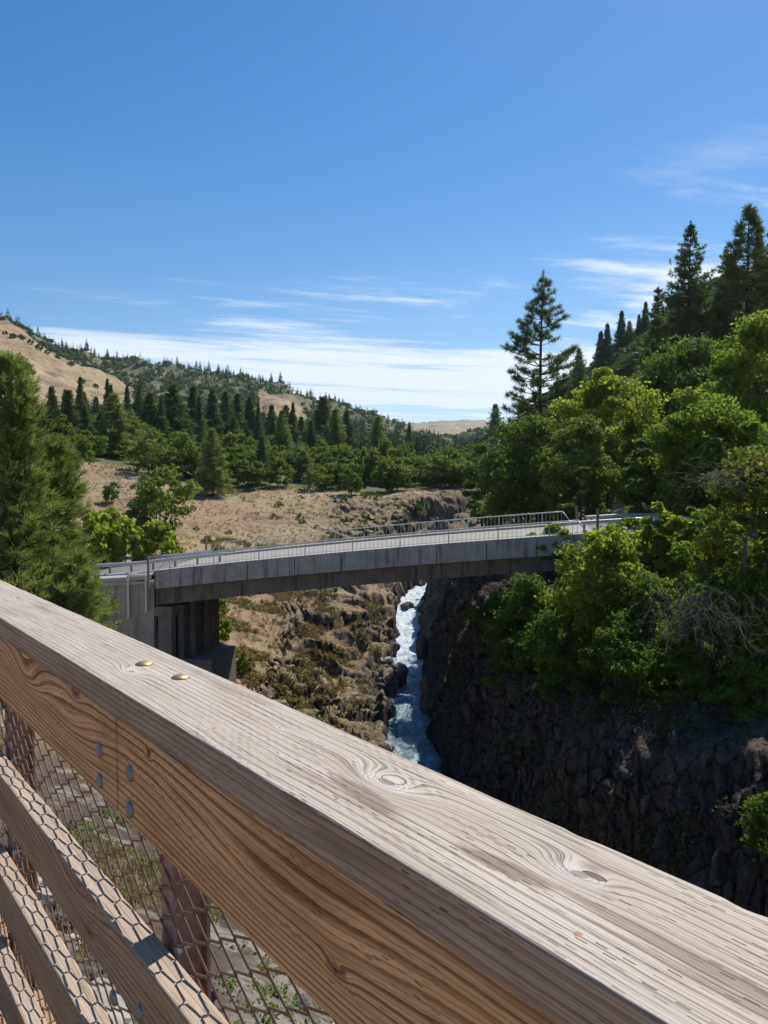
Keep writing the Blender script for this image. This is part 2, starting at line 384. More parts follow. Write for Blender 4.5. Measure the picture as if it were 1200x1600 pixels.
    vor = s.voro(s.comb(x + n2_ * 1.2, y + n1_, z * 0.55), 1.15, 'DISTANCE_TO_EDGE'); vc = s.voro(s.comb(x + n2_ * 1.2, y + n1_, z * 0.55), 1.15, 'F1', 'Color')
    rockc = s.mix(s.rng(n2_, 0.3, 0.7), (0.040, 0.033, 0.028), (0.29, 0.245, 0.195)); rockc = s.mix(s.rng(nz, 0.55, 0.2) * 0.6, rockc, (0.035, 0.030, 0.027))  # steep faces darkened, standing for the shade in crevices
    rockc = s.mix(s.rng(n3_, 0.5, 0.75) * 0.6, rockc, (0.30, 0.26, 0.22))
    rockc = s.mix(s.rng(vor, 0.0, 0.05, 0.75, 0.0), rockc, (0.02, 0.017, 0.015))
    lich = s.rng(s.noise(P, 0.8, 4, 0.6), 0.55, 0.7) * s.rng(nz, 0.25, 0.6)
    rockc = s.mix(lich * 0.6, rockc, (0.27, 0.22, 0.07))
    rm = (s.rng(nz, 0.80, 0.62) * (0.35 + rk * 0.8 + dk)) * s.rng(n2_, 0.25, 0.5, 0.5, 1.0)
    rm = rm.max(rk * s.rng(n2_, 0.46, 0.60) * 0.85)
    yel = s.rng(s.noise(P, 0.9, 4, 0.7), 0.52, 0.62) * rk * s.rng(nz, 0.3, 0.6)
    rm = rm.max(s.rng(s.noise(P, 0.06, 6, 0.7), 0.57, 0.64) * s.rng(nz, 0.93, 0.8) * 0.7)
    col = s.mix(rm.clamp(), col, rockc)
    col = s.mix(yel * 0.6, col, (0.34, 0.25, 0.075))
    soil = s.mix(n2_, (0.20, 0.175, 0.145), (0.34, 0.30, 0.25)); soil = s.mix(s.rng(vor, 0.0, 0.06, 0.8, 0.0), soil, (0.06, 0.05, 0.04)); soil = s.mix(s.rng(n1_, 0.40, 0.6) * s.rng(n3_, 0.3, 0.6) * 0.9, soil, (0.09, 0.075, 0.055))
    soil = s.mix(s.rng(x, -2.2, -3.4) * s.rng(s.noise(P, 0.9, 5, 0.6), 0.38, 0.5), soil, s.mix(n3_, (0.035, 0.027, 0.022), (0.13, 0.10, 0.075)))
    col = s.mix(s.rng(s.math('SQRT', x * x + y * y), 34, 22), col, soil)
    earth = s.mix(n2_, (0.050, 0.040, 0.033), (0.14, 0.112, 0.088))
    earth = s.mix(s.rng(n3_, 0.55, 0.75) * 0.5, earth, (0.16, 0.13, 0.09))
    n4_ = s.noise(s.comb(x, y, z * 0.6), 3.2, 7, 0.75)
    earth = s.mix(s.rng(n4_, 0.50, 0.66), earth, (0.022, 0.018, 0.016)); earth = s.mix(s.rng(n4_, 0.46, 0.36) * 0.55, earth, (0.21, 0.17, 0.13)); earth = s.mix(s.rng(vor, 0.0, 0.06, 0.8, 0.0), earth, (0.010, 0.009, 0.008))  # rock tones, plus relief shading put into the pale and black spots
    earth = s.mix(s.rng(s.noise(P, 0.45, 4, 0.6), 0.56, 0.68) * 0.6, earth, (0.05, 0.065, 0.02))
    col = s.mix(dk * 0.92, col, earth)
    col = s.mix(wt * 0.8, col, (0.035, 0.032, 0.03))
    hb = n2_ * 0.5 + n3_ * 0.22 + s.noise(s.comb(x, y, z * 0.5), 2.6, 6, 0.7) * 0.45 * (rk + dk).clamp() + s.rng(vor, 0, 0.08) * rm * 0.35 + s.noise(P, 22, 2, 0.6) * 0.07
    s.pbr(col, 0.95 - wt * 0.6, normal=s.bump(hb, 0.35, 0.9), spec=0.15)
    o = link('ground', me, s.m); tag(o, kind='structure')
make_ground()

# ================================================================ river
def make_river():
    pts = RIV; seg = np.hypot(*(pts[1:] - pts[:-1]).T); S = np.concatenate([[0], np.cumsum(seg)])
    ss = np.concatenate([np.arange(0, 90, 1.5), np.arange(90, 250, 0.16), np.arange(250, S[-1], 6)])
    cx = np.interp(ss, S, pts[:, 0]); cy = np.interp(ss, S, pts[:, 1])
    cx = np.convolve(np.pad(cx, 3, 'edge'), np.ones(7) / 7, 'valid'); cy = np.convolve(np.pad(cy, 3, 'edge'), np.ones(7) / 7, 'valid')
    tx = np.gradient(cx, ss); ty = np.gradient(cy, ss); l = np.hypot(tx, ty); tx /= l; ty /= l
    lat = np.linspace(-4.2, 4.2, 56)
    X = cx[:, None] + ty[:, None] * lat; Y = cy[:, None] - tx[:, None] * lat
    Z = water_z(cy)[:, None] + 0 * lat
    rap = smooth(84, 92, Y) * 0.8 + 0.4
    Z = Z + rap * (0.22 * fbm(X / 1.5, Y / 1.9, 0.7, 4) + 0.16 * np.abs(noise3(X / 0.8, Y / 0.6, 3.3))) * smooth(250, 200, Y) 
    Z = Z - 0.5 * smooth(88, 90, Y) * 0 
    n0, n1 = X.shape; i = np.arange(n0 - 1)[:, None]; j = np.arange(n1 - 1)[None, :]
    faces = np.stack([i * n1 + j, i * n1 + j + 1, (i + 1) * n1 + j + 1, (i + 1) * n1 + j], -1).reshape(-1, 4)
    foam = smooth(82, 96, Y) + 0.0 * X
    me = np_mesh('river', np.stack([X, Y, Z], -1).reshape(-1, 3), faces, 4, True, {'foam': foam.ravel()})
    s = Sh('rushing river water'); P = s.obj(); x, y, z = s.sep(P); f = s.attr('foam')
    w = s.noise(s.comb(x, y * 0.8, z), 0.9, 4, 0.6)
    n = s.noise(s.comb(x * 1.5 + w * 1.8, y * 0.42 + w, z), 1.6, 7, 0.68)
    n2 = s.noise(s.comb(x + w, y * 0.9, z), 5.5, 4, 0.65)
    thr = 0.545 - f * 0.15
    fm = s.rng(n * 0.75 + n2 * 0.25 - thr, -0.08, 0.14)
    col = s.mix(fm, (0.085, 0.16, 0.195), (0.56, 0.64, 0.68))
    s.pbr(col, s.rng(fm, 0, 1, 0.2, 0.6), normal=s.bump(n * 0.7 + n2 * 0.4, 0.35, 0.8), spec=0.5)
    o = link('river', me, s.m); tag(o, kind='structure')
make_river()

def make_haze():
    if HAZE <= 0: return
    mb = MB(); mb.box((-7300, -7300, -30), (7300, 7300, 640))
    s = Sh('pale blue air'); v = s.n('ShaderNodeVolumePrincipled'); v.inputs['Color'].default_value = (0.72, 0.86, 1.0, 1); v.inputs['Density'].default_value = HAZE; v.inputs['Anisotropy'].default_value = 0.3
    s.nt.links.new(v.outputs[0], s.out.inputs['Volume']); o = mb.build('haze', s.m); tag(o, kind='stuff')
HAZE = 0.00006
make_haze()
# ================================================================ wooden railing of the footbridge we stand on
YAW = math.atan2(950, F)
RD = np.array([-math.sin(YAW), math.cos(YAW)]); RN = np.array([math.cos(YAW), math.sin(YAW)])   # along, outward
A_IN, A_CAP0, A_CAP1, A_OUT = 0.576, 0.571, 0.797, 0.636
def on_top(px, py, h):
    d = ray(px, py); p = d * (-h / d[2]); return float(p[:2] @ RD), float(p[:2] @ RN)
def on_face(px, py, a):
    d = ray(px, py); t = a / (d[:2] @ RN); p = d * t; return float(p[:2] @ RD), float(p[2])
def lap(s, t, nz, period, duty, wid, row):   # short knife cuts of pressure treatment
    r = s_row = (t * row).floor()
    return None
def wood_material(name, top, knots, c_light, c_mid, c_dark, c_grain, ring=62.0, contrast=1.0, incise=0.8, patches=(), seed=0.0, cath=(), hole_at=None):
    s = Sh(name); P = s.obj(); x, y, z = s.sep(P)
    t = y * -1.0 if top else z
    G = t + (s.noise(s.comb(x * 0.55, t * 2.2, seed), 1.0, 2, 0.5) - 0.5) * (0.06 if top else 0.05) + (s.noise(s.comb(x * 3.0, t * 9.0, seed + 3), 1.0, 4, 0.6) - 0.5) * 0.011
    knotmask = None; core = None; dark = None; rmin = None
    for (ks, kt, ls, lt, amp) in knots:
        dx = (x - ks) / ls; dt = (t - kt) / lt
        r2 = dx * dx + dt * dt
        g = s.math('EXPONENT', r2 * -1.0); rmin = r2 if rmin is None else rmin.min(r2)
        G = G + g * amp
        km = s.math('EXPONENT', r2 * -2.2); knotmask = km if knotmask is None else knotmask.max(km)
        cm = s.rng(r2 + s.noise(P, 60, 2) * 0.12, 0.14, 0.08); core = cm if core is None else core.max(cm)
    for (ks, kt, curv, L, amp) in cath:     # flat-sawn arches
        dx = (x - ks); g = s.math('EXPONENT', dx * dx * (-1.0 / (L * L)) + (t - kt) * (t - kt) * (-1.0 / (curv * curv)))
        G = G + g * amp
    jit = (s.noise(s.comb(x * 7, t * 60, seed + 5), 1.0, 3, 0.6) - 0.5) * 0.30
    ph = (G * ring + jit).fract()
    late = s.rng(ph, 0.66 if top else 0.50, 0.92) * s.rng(ph, 1.0, 0.965)
    late = late * s.rng(s.noise(s.comb(x * 1.1, G * 38, seed + 1), 1.0, 2, 0.5), 0.32, 0.55, 0.30, 1.0)
    ph2 = (G * ring * 2.7 + jit * 2.2 + 0.3).fract(); late2 = s.rng(ph2, 0.55, 0.95) * s.rng(ph2, 1.0, 0.93)
    fib = s.noise(s.comb(x * 9, G * 520, seed + 2), 1.0, 3, 0.6)
    fib2 = s.noise(s.comb(x * 34, G * 1500, seed + 2), 1.0, 2, 0.6)
    crk = s.noise(s.comb(x * 2.6, G * 260, seed + 8), 1.0, 3, 0.55)
    crack = s.rng(crk, 0.62, 0.67)
    if not top: crack = crack * 0.35
    blot = s.noise(s.comb(x * 3.2, t * 15, seed + 6), 1.0, 4, 0.6)
    col = s.mix(s.rng(blot, 0.3, 0.68), c_light, c_mid)
    col = s.mix((late * 0.85 * contrast).clamp(), col, c_dark)
    col = s.mix((late2 * 0.5 * contrast).clamp(), col, c_dark)
    col = s.mix(s.rng(fib, 0.45, 0.75, 0.0, 0.45), col, c_grain)
    col = s.mix(s.rng(fib2, 0.40, 0.7, 0.0, 0.25), col, c_light)
    stain = s.noise(s.comb(x * 1.6, G * 24, seed + 9), 1.0, 3, 0.5)
    col = s.mix(s.rng(stain, 0.56, 0.68) * 0.42, col, c_dark)
    for (ks, kt, ls, lt, tilt, stg) in patches:     # brown spear-shaped stains beside the knots
        dx = (x - ks) / ls; dt = (t - kt - (x - ks) * tilt) / lt
        r2 = dx * dx + dt * dt + (s.noise(s.comb(x * 14, G * 90, 1.0), 1.0, 3) - 0.5) * 0.9
        pm = s.rng(r2, 1.15, 0.35)
        col = s.mix(pm * stg * 0.75, col, (c_dark[0] * 0.85, c_dark[1] * 0.75, c_dark[2] * 0.66))
    hgt = (1.0 - late) * 0.55 + late2 * -0.15 + fib * 0.35 + fib2 * 0.10
    if knotmask is not None:
        km = knotmask
        ringk = s.rng((s.math('SQRT', rmin) * 6.5 + jit * 0.8 + s.noise(P, 22, 2) * 1.3).fract(), 0.5, 0.9)
        kc = s.mix(ringk * 0.62 * s.rng(s.noise(P, 30, 2), 0.35, 0.6, 0.3, 1.0), (0.60, 0.55, 0.49) if top else (0.20, 0.11, 0.06), c_dark)
        col = s.mix(s.rng(km + (s.noise(P, 45, 3, 0.6) - 0.5) * 0.35, 0.12, 0.55) * 0.62, col, kc)
        col = s.mix(core * 0.6, col, (c_dark[0] * 0.75, c_dark[1] * 0.72, c_dark[2] * 0.7) if top else (0.07, 0.035, 0.02))
        hgt = hgt + km * 0.6 - core * 1.0
    if hole_at:
        dx = (x - hole_at[0]) / 0.017; dt = (t - hole_at[1]) / 0.0062; hr = dx * dx + dt * dt + (s.noise(P, 130, 3) - 0.5) * 0.9
        hm = s.rng(hr, 1.0, 0.7); col = s.mix(hm * 0.85, col, (0.10, 0.062, 0.04)); hgt = hgt - hm * 3.0
    # rows of short incised slits
    rw = t * 118.0 + s.noise(s.comb(x * 2.0, t * 4, 2.0), 1.0, 1) * 1.2
    rid = rw.floor(); off = (rid * 0.5).fract() + (rid * 12.9898).sin() * 0.08
    cu = (x * 31.0 + off + s.noise(s.comb(x * 5, rid * 3.1, 7.0), 1.0, 1) * 0.5)
    slit = s.rng((cu.fract() - 0.5).abs(), 0.24, 0.19) * s.rng((rw.fract() - 0.5).abs(), 0.13, 0.07)
    slit = slit * s.rng(s.noise(s.comb(cu.floor() * 3.3, rid * 5.1, 6), 1.0, 0), 0.3, 0.7, 0.25, 1.0) * s.rng(s.noise(s.comb(x * 5.0, t * 26, 4.4), 1.0, 2), 0.42, 0.56) * s.rng(s.noise(s.comb(cu.floor() * 1.7, rid * 2.3, 1), 1.0, 0), 0.32, 0.5)
    if top: slit = slit * s.rng(x, 1.5, 0.9, 0.25, 1.0)
    if knotmask is not None: slit = slit * s.rng(knotmask, 0.25, 0.1)
    col = s.mix(slit * incise, col, (0.055, 0.035, 0.026))
    col = s.mix(crack * 0.7, col, (0.10, 0.070, 0.052))
    hgt = hgt - slit * 1.4 - crack * 1.2
    s.pbr(col, 0.78, normal=s.bump(hgt, 0.0016, 0.85), spec=0.25)
    return s.m

K = lambda px, py: on_top(px, py, 0.45)
k1 = K(603, 1222); k2 = K(905, 1366); k3 = K(205, 1049); k4 = K(437, 1137); k5 = K(20, 935)
kn = [(k1[0], k1[1], 0.075, 0.036, 0.058), (k2[0], k2[1], 0.052, 0.026, 0.038), (k3[0], k3[1], 0.055, 0.024, 0.034), (k4[0], k4[1], 0.020, 0.008, 0.013), (k5[0], k5[1], .05, .016, .03)]
pt = [K(575, 1240), K(790, 1355), K(1085, 1500), K(1150, 1560), K(520,1225)]
patches = [(pt[0][0], pt[0][1] - 0.008, 0.10, 0.020, 0.05, 0.75), (pt[1][0], pt[1][1], 0.085, 0.017, -0.08, 0.9), (pt[2][0], pt[2][1], 0.19, 0.014, 0.02, 0.75), (pt[3][0], pt[3][1], 0.17, 0.010, 0.0, 0.6)]
hole = K(930, 1369)
M_CAP_TOP = wood_material('weathered grey timber top', True, kn, (0.56, 0.49, 0.405), (0.45, 0.38, 0.30), (0.20, 0.14, 0.10), (0.26, 0.205, 0.16), patches=patches, ring=66, contrast=1.0, incise=0.85, hole_at=hole)
M_CAP_SIDE = wood_material('grey brown timber edge', False, [], (0.58, 0.435, 0.30), (0.45, 0.325, 0.215), (0.18, 0.115, 0.072), (0.25, 0.165, 0.105), ring=75, contrast=0.8, incise=0.8, seed=20.0)
f1 = on_face(118, 1088, A_IN); f2 = on_face(232, 1180, A_IN); f3 = on_face(460, 1460, A_IN); f4 = on_face(560, 1570, A_IN); f5 = on_face(40, 1040, A_IN)
M_FASCIA = wood_material('brown timber face', False, [(f1[0], f1[1] + .01, 0.05, 0.020, 0.030), (f2[0], f2[1], 0.016, 0.012, 0.016), (f4[0] + .05, f4[1] + .02, 0.035, 0.014, 0.02)],
    (0.95, 0.58, 0.28), (0.76, 0.44, 0.20), (0.19, 0.078, 0.032), (0.36, 0.18, 0.08), ring=58, contrast=1.15, incise=0.8, seed=40.0,
    cath=[(f3[0], f3[1] + 0.02, 0.07, 0.42, 0.058), (f3[0] + 1.1, f3[1] + 0.03, 0.06, 0.30, 0.05), (f5[0], f5[1] - .03, .06, .2, .06)])
M_RAIL_TOP = wood_material('sunlit tan timber top', True, [], (0.50, 0.40, 0.30), (0.42, 0.32, 0.235), (0.27, 0.185, 0.125), (0.30, 0.22, 0.16), ring=85, contrast=0.8, incise=0.35, seed=60.0)
M_RAIL_SIDE = wood_material('brown timber rail face', False, [(1.05, -1.07, 0.04, 0.014, 0.02), (1.9, -1.10, 0.05, 0.016, 0.025)], (0.56, 0.385, 0.24), (0.43, 0.285, 0.17), (0.16, 0.09, 0.052), (0.20, 0.12, 0.075), ring=58, contrast=1.0, incise=0.6, seed=80.0,
    cath=[(0.9, -1.1, 0.05, 0.3, 0.05), (2.0, -1.05, 0.05, 0.25, 0.05)])

def board(name, parent, s0, s1, a0, a1, z0, z1, mats, rnd=0.006, wob=0.0016, step=0.012, seed=0):
    """sawn timber along the railing: rounded worn arrises, slight waviness"""
    prof = []
    def arc(cy, cz, a_from, n=5):
        for k in range(n):
            th = a_from + (math.pi / 2) * k / (n - 1); prof.append((cy + rnd * math.cos(th), cz + rnd * math.sin(th)))
    y0, y1 = -a1, -a0
    def run(p, q, n):
        for k in range(1, n): prof.append((p[0] + (q[0] - p[0]) * k / n, p[1] + (q[1] - p[1]) * k / n))
    arc(y1 - rnd, z0 + rnd, -math.pi / 2); run((y1, z0 + rnd), (y1, z1 - rnd), 5)
    arc(y1 - rnd, z1 - rnd, 0); run((y1 - rnd, z1), (y0 + rnd, z1), 6)
    arc(y0 + rnd, z1 - rnd, math.pi / 2); run((y0, z1 - rnd), (y0, z0 + rnd), 4)
    arc(y0 + rnd, z0 + rnd, math.pi); run((y0 + rnd, z0), (y1 - rnd, z0), 3)
    prof = np.array(prof); n = len(prof)
    ss = np.arange(s0, s1 + step / 2, step); ss[-1] = s1
    c = np.array([(y0 + y1) / 2, (z0 + z1) / 2]); out = (prof - c); out /= np.linalg.norm(out, axis=1)[:, None]
    S = ss[:, None] + 0 * prof[None, :, 0]
    Yp = prof[None, :, 0] + 0 * S; Zp = prof[None, :, 1] + 0 * S
    w = wob * fbm(S * 2.3 + seed, Yp * 30, Zp * 30, 4)
    corner = np.isin(np.arange(n), np.r_[9:14, 19:24]) * 1.0
    bite = -np.maximum(0, noise3(S * 14 + seed, Yp * 9, Zp * 9) - 0.3) * 0.006 * corner
    w = w + bite + 0.0012 * noise3(S * 3.5, Yp * 0 + seed, Zp * 0) * corner
    Yp = Yp + out[None, :, 0] * w; Zp = Zp + out[None, :, 1] * w
    verts = np.stack([S, Yp, Zp], -1).reshape(-1, 3); m = len(ss)
    i = np.arange(m - 1)[:, None]; j = np.arange(n)[None, :]; j2 = (j + 1) % n
    fc = np.stack([i * n + j, (i + 1) * n + j, (i + 1) * n + j2, i * n + j2], -1).reshape(-1, 4)
    e = m * n                                            # end caps as fans of quads (n is even or padded)
    cen = np.array([[s0, c[0], c[1]], [s1, c[0], c[1]]]); verts = np.concatenate([verts, cen])
    capf = []
    for k in range(0, n, 1):
        capf.append((e, k, (k + 1) % n, (k + 1) % n)); capf.append((e + 1, (m - 1) * n + (k + 1) % n, (m - 1) * n + k, (m - 1) * n + k))
    me = bpy.data.meshes.new(name)
    fl = [tuple(f) for f in fc.tolist()] + [tuple(f[:3]) for f in capf]
    me.from_pydata(verts.tolist(), [], fl)
    nrm_top = (np.arange(n) >= 10) & (np.arange(n) <= 22)
    mi = np.concatenate([np.tile(np.where(nrm_top, 0, 1), m - 1), np.ones(len(capf), int)])
    for q in mats: me.materials.append(q)
    me.polygons.foreach_set('material_index', mi.astype(np.int32)); me.polygons.foreach_set('use_smooth', np.array([True] * len(fc) + [False] * len(capf)))
    me.update(); return link(name, me, None, parent)

def metal(name, col, rough=0.45, m=1.0, nscale=60, spot=None):
    s = Sh(name); P = s.obj(); n = s.noise(P, nscale, 4, 0.6)
    c = s.mix(s.rng(n, 0.35, 0.7), col, tuple(v * 0.72 for v in col))
    if spot: c = s.mix(s.rng(s.noise(P, nscale * 0.3, 4, 0.7), 0.55, 0.7) * 0.7, c, spot)
    s.pbr(c, n * 0.3 + rough - 0.12, metal=m, normal=s.bump(n, 0.001, 0.3)); return s.m
M_BRASS = metal('brass bolt head', (0.52, 0.40, 0.20), 0.42, 0.85, 250, (0.33, 0.24, 0.12))
M_GALV = metal('dull galvanised bolt head', (0.30, 0.32, 0.35), 0.5, 0.7, 250, (0.22, 0.21, 0.20))
M_ZINC = metal('bright zinc thread', (0.62, 0.62, 0.62), 0.35, 0.9, 200)
M_COPPER = metal('coppery nail head', (0.40, 0.22, 0.14), 0.7, 0.2, 400)
M_POST = metal('brown painted steel', (0.36, 0.235, 0.195), 0.5, 0.0, 40, (0.30, 0.19, 0.155))
M_WIRE = metal('brown coated wire', (0.26, 0.165, 0.12), 0.35, 0.15, 300)

def dome(name, parent, p, axis, r, hgt, mat):
    mb = MB(); ax = Vector(axis).normalized(); u = ax.orthogonal().normalized(); v = ax.cross(u); rings = []
    for k in range(7):
        th = math.pi / 2 * k / 6; rr = r * math.cos(th) if k < 6 else r * 0.01
        rings.append([Vector(p) + ax * (hgt * math.sin(th)) + (u * math.cos(2 * math.pi * j / 24) + v * math.sin(2 * math.pi * j / 24)) * rr for j in range(24)])
    base = [q - ax * 0.002 for q in rings[0]]
    mb.quad_grid([base] + rings, closed_v=True)
    return mb.build(name, mat, parent)

rail = empty('wooden_railing', (0, 0, -1.98), math.pi / 2 + YAW)
tag(rail, 'weathered timber railing with wide grey top board and brown chain-link mesh, running across the foreground', 'railing')
ZO = 1.98   # meshes are in rail-local coordinates, z from the deck
def L(s, a, z): return (s, -a, z + ZO)
_b = board
def rboard(name, s0, s1, a0, a1, z0, z1, mats, **k):
    o = _b(name, rail, s0, s1, a0, a1, z0, z1, mats, **k); o.location = (0, 0, ZO); return o
seam = on_face(183, 1210, A_IN)[0]
tag(rboard('top_board', -1.6, 6.5, A_CAP0, A_CAP1, -0.514, -0.45, [M_CAP_TOP, M_CAP_SIDE], rnd=0.0036, seed=3))
rboard('fascia_board', -1.6, seam - 0.0025, A_IN, A_OUT, -0.731, -0.517, [M_CAP_SIDE, M_FASCIA], rnd=0.004, seed=5)
rboard('fascia_board', seam + 0.0025, 6.4, A_IN, A_OUT, -0.731, -0.517, [M_CAP_SIDE, M_FASCIA], rnd=0.004, seed=9)
for zt in (1.0, 1.355, 1.71):
    rboard('lower_rail', -1.2, 6.4, A_IN, A_OUT, -zt - 0.15, -zt, [M_RAIL_TOP, M_RAIL_SIDE], rnd=0.005, wob=0.003, step=0.02, seed=zt * 7)
for px, py in ((225, 1038), (282, 1059)):
    s_, a_ = on_top(px, py, 0.45); dome('bolt_head', rail, L(s_, a_, -0.4505), (0, 0, 1), 0.0215, 0.0085, M_BRASS)
for px, py in ((157, 1171), (157, 1220), (204, 1208), (204, 1265)):
    s_, z_ = on_face(px, py, A_IN); dome('bolt_head', rail, L(s_, A_IN - 0.0005, z_), (0, 1, 0), 0.0185, 0.008, M_GALV)
for px, py in ((178, 1559), (219, 1582)):
    s_, z_ = on_face(px, py, A_IN); dome('bolt_head', rail, L(s_, A_IN - 0.0005, z_), (0, 1, 0), 0.018, 0.008, M_GALV)
for px, py, r in ((334, 1138, .0055), (525, 1249, .006), (903, 1460, .006)):
    s_, a_ = on_top(px, py, 0.45); dome('nail_head', rail, L(s_, a_, -0.4505), (0, 0, 1), r, 0.0012, M_COPPER)
post_s = on_face(272, 1470, 0.67)[0] + 0.0
post_list = [post_s, post_s + 1.5, post_s + 3.0, post_s + 4.5]
for ps in post_list:
    mb = MB()
    for aa in (0.656, 0.735):
        p0, p1 = L(ps - 0.030, aa + 0.008, -3.0), L(ps + 0.034, aa, -0.545); mb.box(p0, p1)
    mb.box(L(ps - 0.004, 0.7345, -3.0), L(ps + 0.004, 0.6645, -0.548))
    mb.build('steel_post', M_POST, rail)
    for zt in (1.03, 1.10, 1.385, 1.455):
        for sg in (-0.021, 0.024):
            t = MB(); p = [L(ps + sg, 0.664 + k * 0.002, -zt) for k in range(19)]
            t.tube(p, [0.0062 if k % 2 else 0.0052 for k in range(19)], 10); t.tube([L(ps + sg, 0.665, -zt), L(ps + sg, 0.675, -zt)], 0.011, 6, sm=False)
            t.build('bolt_end', M_ZINC, rail)
def chain_link():
    mb = MB(); h = 0.031; zlo, zhi = -1.93, -0.60; s_lo, s_hi = -0.75, 4.6
    n = int((s_hi - s_lo) / (2 * h)); per = 0.068
    rr = random.Random(3)
    for i in range(n):
        cx = s_lo + i * 2 * h; pts = []
        m = int((zhi - zlo) / per * 2); sg = 1
        for k in range(m + 1):
            z = zlo + k * per / 2; up = 1 if k % 2 else -1
            bow = 0.008 * math.sin(cx * 4.1) * math.sin(math.pi * ((z - zlo) / (zhi - zlo)) * 3) + 0.0035
            jx = 0.0015 * math.sin(cx * 31 + z * 40)
            up = up * (1 if i % 2 else -1)
            x = cx + up * h * 1.07 + jx
            pts.append((x - up * 0.006, 0.648 + bow + 0.0028, z - per * 0.13))
            pts.append((x, 0.648 + bow, z)); pts.append((x - up * 0.006, 0.648 + bow - 0.0028, z + per * 0.13))
        P = [L(a, b, c) for a, b, c in pts]
        mb.tube(P, 0.0027, 6, cap=False)
    o = mb.build('chain_link_mesh', M_WIRE, rail)
chain_link()
# deck of the footbridge
s = Sh('deck planks'); P = s.obj(); x, y, z = s.sep(P)
g = s.noise(s.comb(x * 14, y * 1.5, z), 1.0, 5, 0.65); idn = s.noise(s.comb((x / 0.15).floor() * 3.7, 0.0, 0.0), 1.0, 0)
s.pbr(s.mix(s.rng(g, 0.35, 0.65), (0.42, 0.27, 0.15), (0.28, 0.16, 0.085)), 0.85, normal=s.bump(g, 0.004)); M_DECK = s.m
mb = MB()
for k in range(-20, 46):
    x0 = k * 0.15; mb.box(L(x0, 0.80, -1.98), L(x0 + 0.143, -2.6, -1.93))
for aa in (0.62, -2.3): mb.box(L(-3, aa, -2.35), L(6.9, aa - 0.15, -1.984))
deck = mb.build('footbridge_deck', M_DECK); deck.location = rail.location; deck.rotation_euler = rail.rotation_euler
tag(deck, 'brown wooden plank deck at the foot of the chain-link railing', 'deck')
# ================================================================ concrete road bridge
def concrete(name, c1, c2, scale=1.0, streak=0.5, rough=0.85):
    s = Sh(name); P = s.obj(); x, y, z = s.sep(P)
    n = s.noise(P, 1.1 * scale, 6, 0.65); st = s.noise(s.comb(x * 2.4, y * 2.4, z * 0.16), 1.0, 5, 0.7); f = s.noise(P, 14 * scale, 4, 0.7)
    c = s.mix(s.rng(n, 0.3, 0.7), c1, c2)
    c = s.mix(s.rng(st, 0.5, 0.68) * streak, c, tuple(v * 0.45 for v in c2))
    c = s.mix(s.rng(st, 0.42, 0.30) * streak * 0.6, c, tuple(min(1, v * 1.35) for v in c1))
    c = s.mix(s.rng(f, 0.55, 0.8) * 0.35, c, tuple(v * 0.6 for v in c2))
    s.pbr(c, rough, normal=s.bump(n * 0.3 + f * 0.4, 0.03, 0.6)); return s.m
M_PANEL = concrete('panel concrete', (0.37, 0.365, 0.35), (0.27, 0.265, 0.255), streak=0.85)
M_CONC = concrete('old concrete', (0.21, 0.195, 0.17), (0.15, 0.14, 0.12), streak=0.8)
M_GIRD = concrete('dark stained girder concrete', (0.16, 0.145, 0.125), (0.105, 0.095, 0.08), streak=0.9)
M_LIGHT = concrete('pale walkway concrete', (0.46, 0.43, 0.37), (0.38, 0.355, 0.31), streak=0.15)
M_ROAD = concrete('worn asphalt', (0.20, 0.195, 0.185), (0.15, 0.145, 0.14), streak=0.0)
M_DECKC = concrete('sunlit concrete deck', (0.36, 0.335, 0.285), (0.29, 0.265, 0.225), streak=0.1)
M_STEEL = metal('galvanised steel', (0.62, 0.63, 0.63), 0.45, 0.35, 20, (0.5, 0.49, 0.46))
M_BAL = metal('grey painted steel', (0.55, 0.53, 0.48), 0.5, 0.1, 20)
M_TIMBER = wood_material('grey marker timber', False, [], (0.34, 0.27, 0.19), (0.26, 0.2, 0.14), (0.15, 0.11, 0.075), (0.17, 0.12, 0.08), ring=40, incise=0.0, seed=9)

BD = (BB - BA) / np.linalg.norm(BB - BA); BN = np.array([-BD[1], BD[0]])   # along, away from us
BL = float(np.linalg.norm(BB - BA))
def on_bridge(px, py, off=0.0):
    """station along the bridge and height where a line of sight meets its near side"""
    d = ray(px, py); o = BA + BN * off; t = (o @ BN) / (d[:2] @ BN); p = d * t
    return float((p[:2] - BA) @ BD), float(p[2])
_top = np.array([on_bridge(a, b) for a, b in ((242, 892), (315, 883.5), (387, 876), (460, 869.5), (533, 863), (606, 856.5), (682, 850.5), (760, 844.5), (838, 838.5), (925, 833))])
_pf = np.polyfit(_top[:, 0], _top[:, 1], 2)
def ztop(s):   # top of the panels, then easing out to a level road past either end
    s = np.asarray(s, float); z0 = np.polyval(_pf, np.clip(s, -2, BL + 3)); g0 = np.polyval(np.polyder(_pf), -2); g1 = np.polyval(np.polyder(_pf), BL + 3)
    z = z0 + np.where(s < -2, (s + 2) * g0 * 0.55, 0) + np.where(s > BL + 3, (s - BL - 3) * (g1 * 0.2) , 0)
    return float(z) if z.ndim == 0 else z
def W(s, n, z):      # bridge coordinates -> world: station, distance away from near face, height
    p = BA + BD * s + BN * n; return (p[0], p[1], z)
s_end = on_bridge(925, 850)[0]; s_beg = on_bridge(242, 900)[0]
WD = 11.0; TILT = 0.26
rb = empty('road_bridge', (float(BA[0]), float(BA[1]), -15.5))
rb.location = (0, 0, 0)
tag(rb, 'grey concrete road bridge with panelled side and thin steel railings across the gorge', 'bridge')
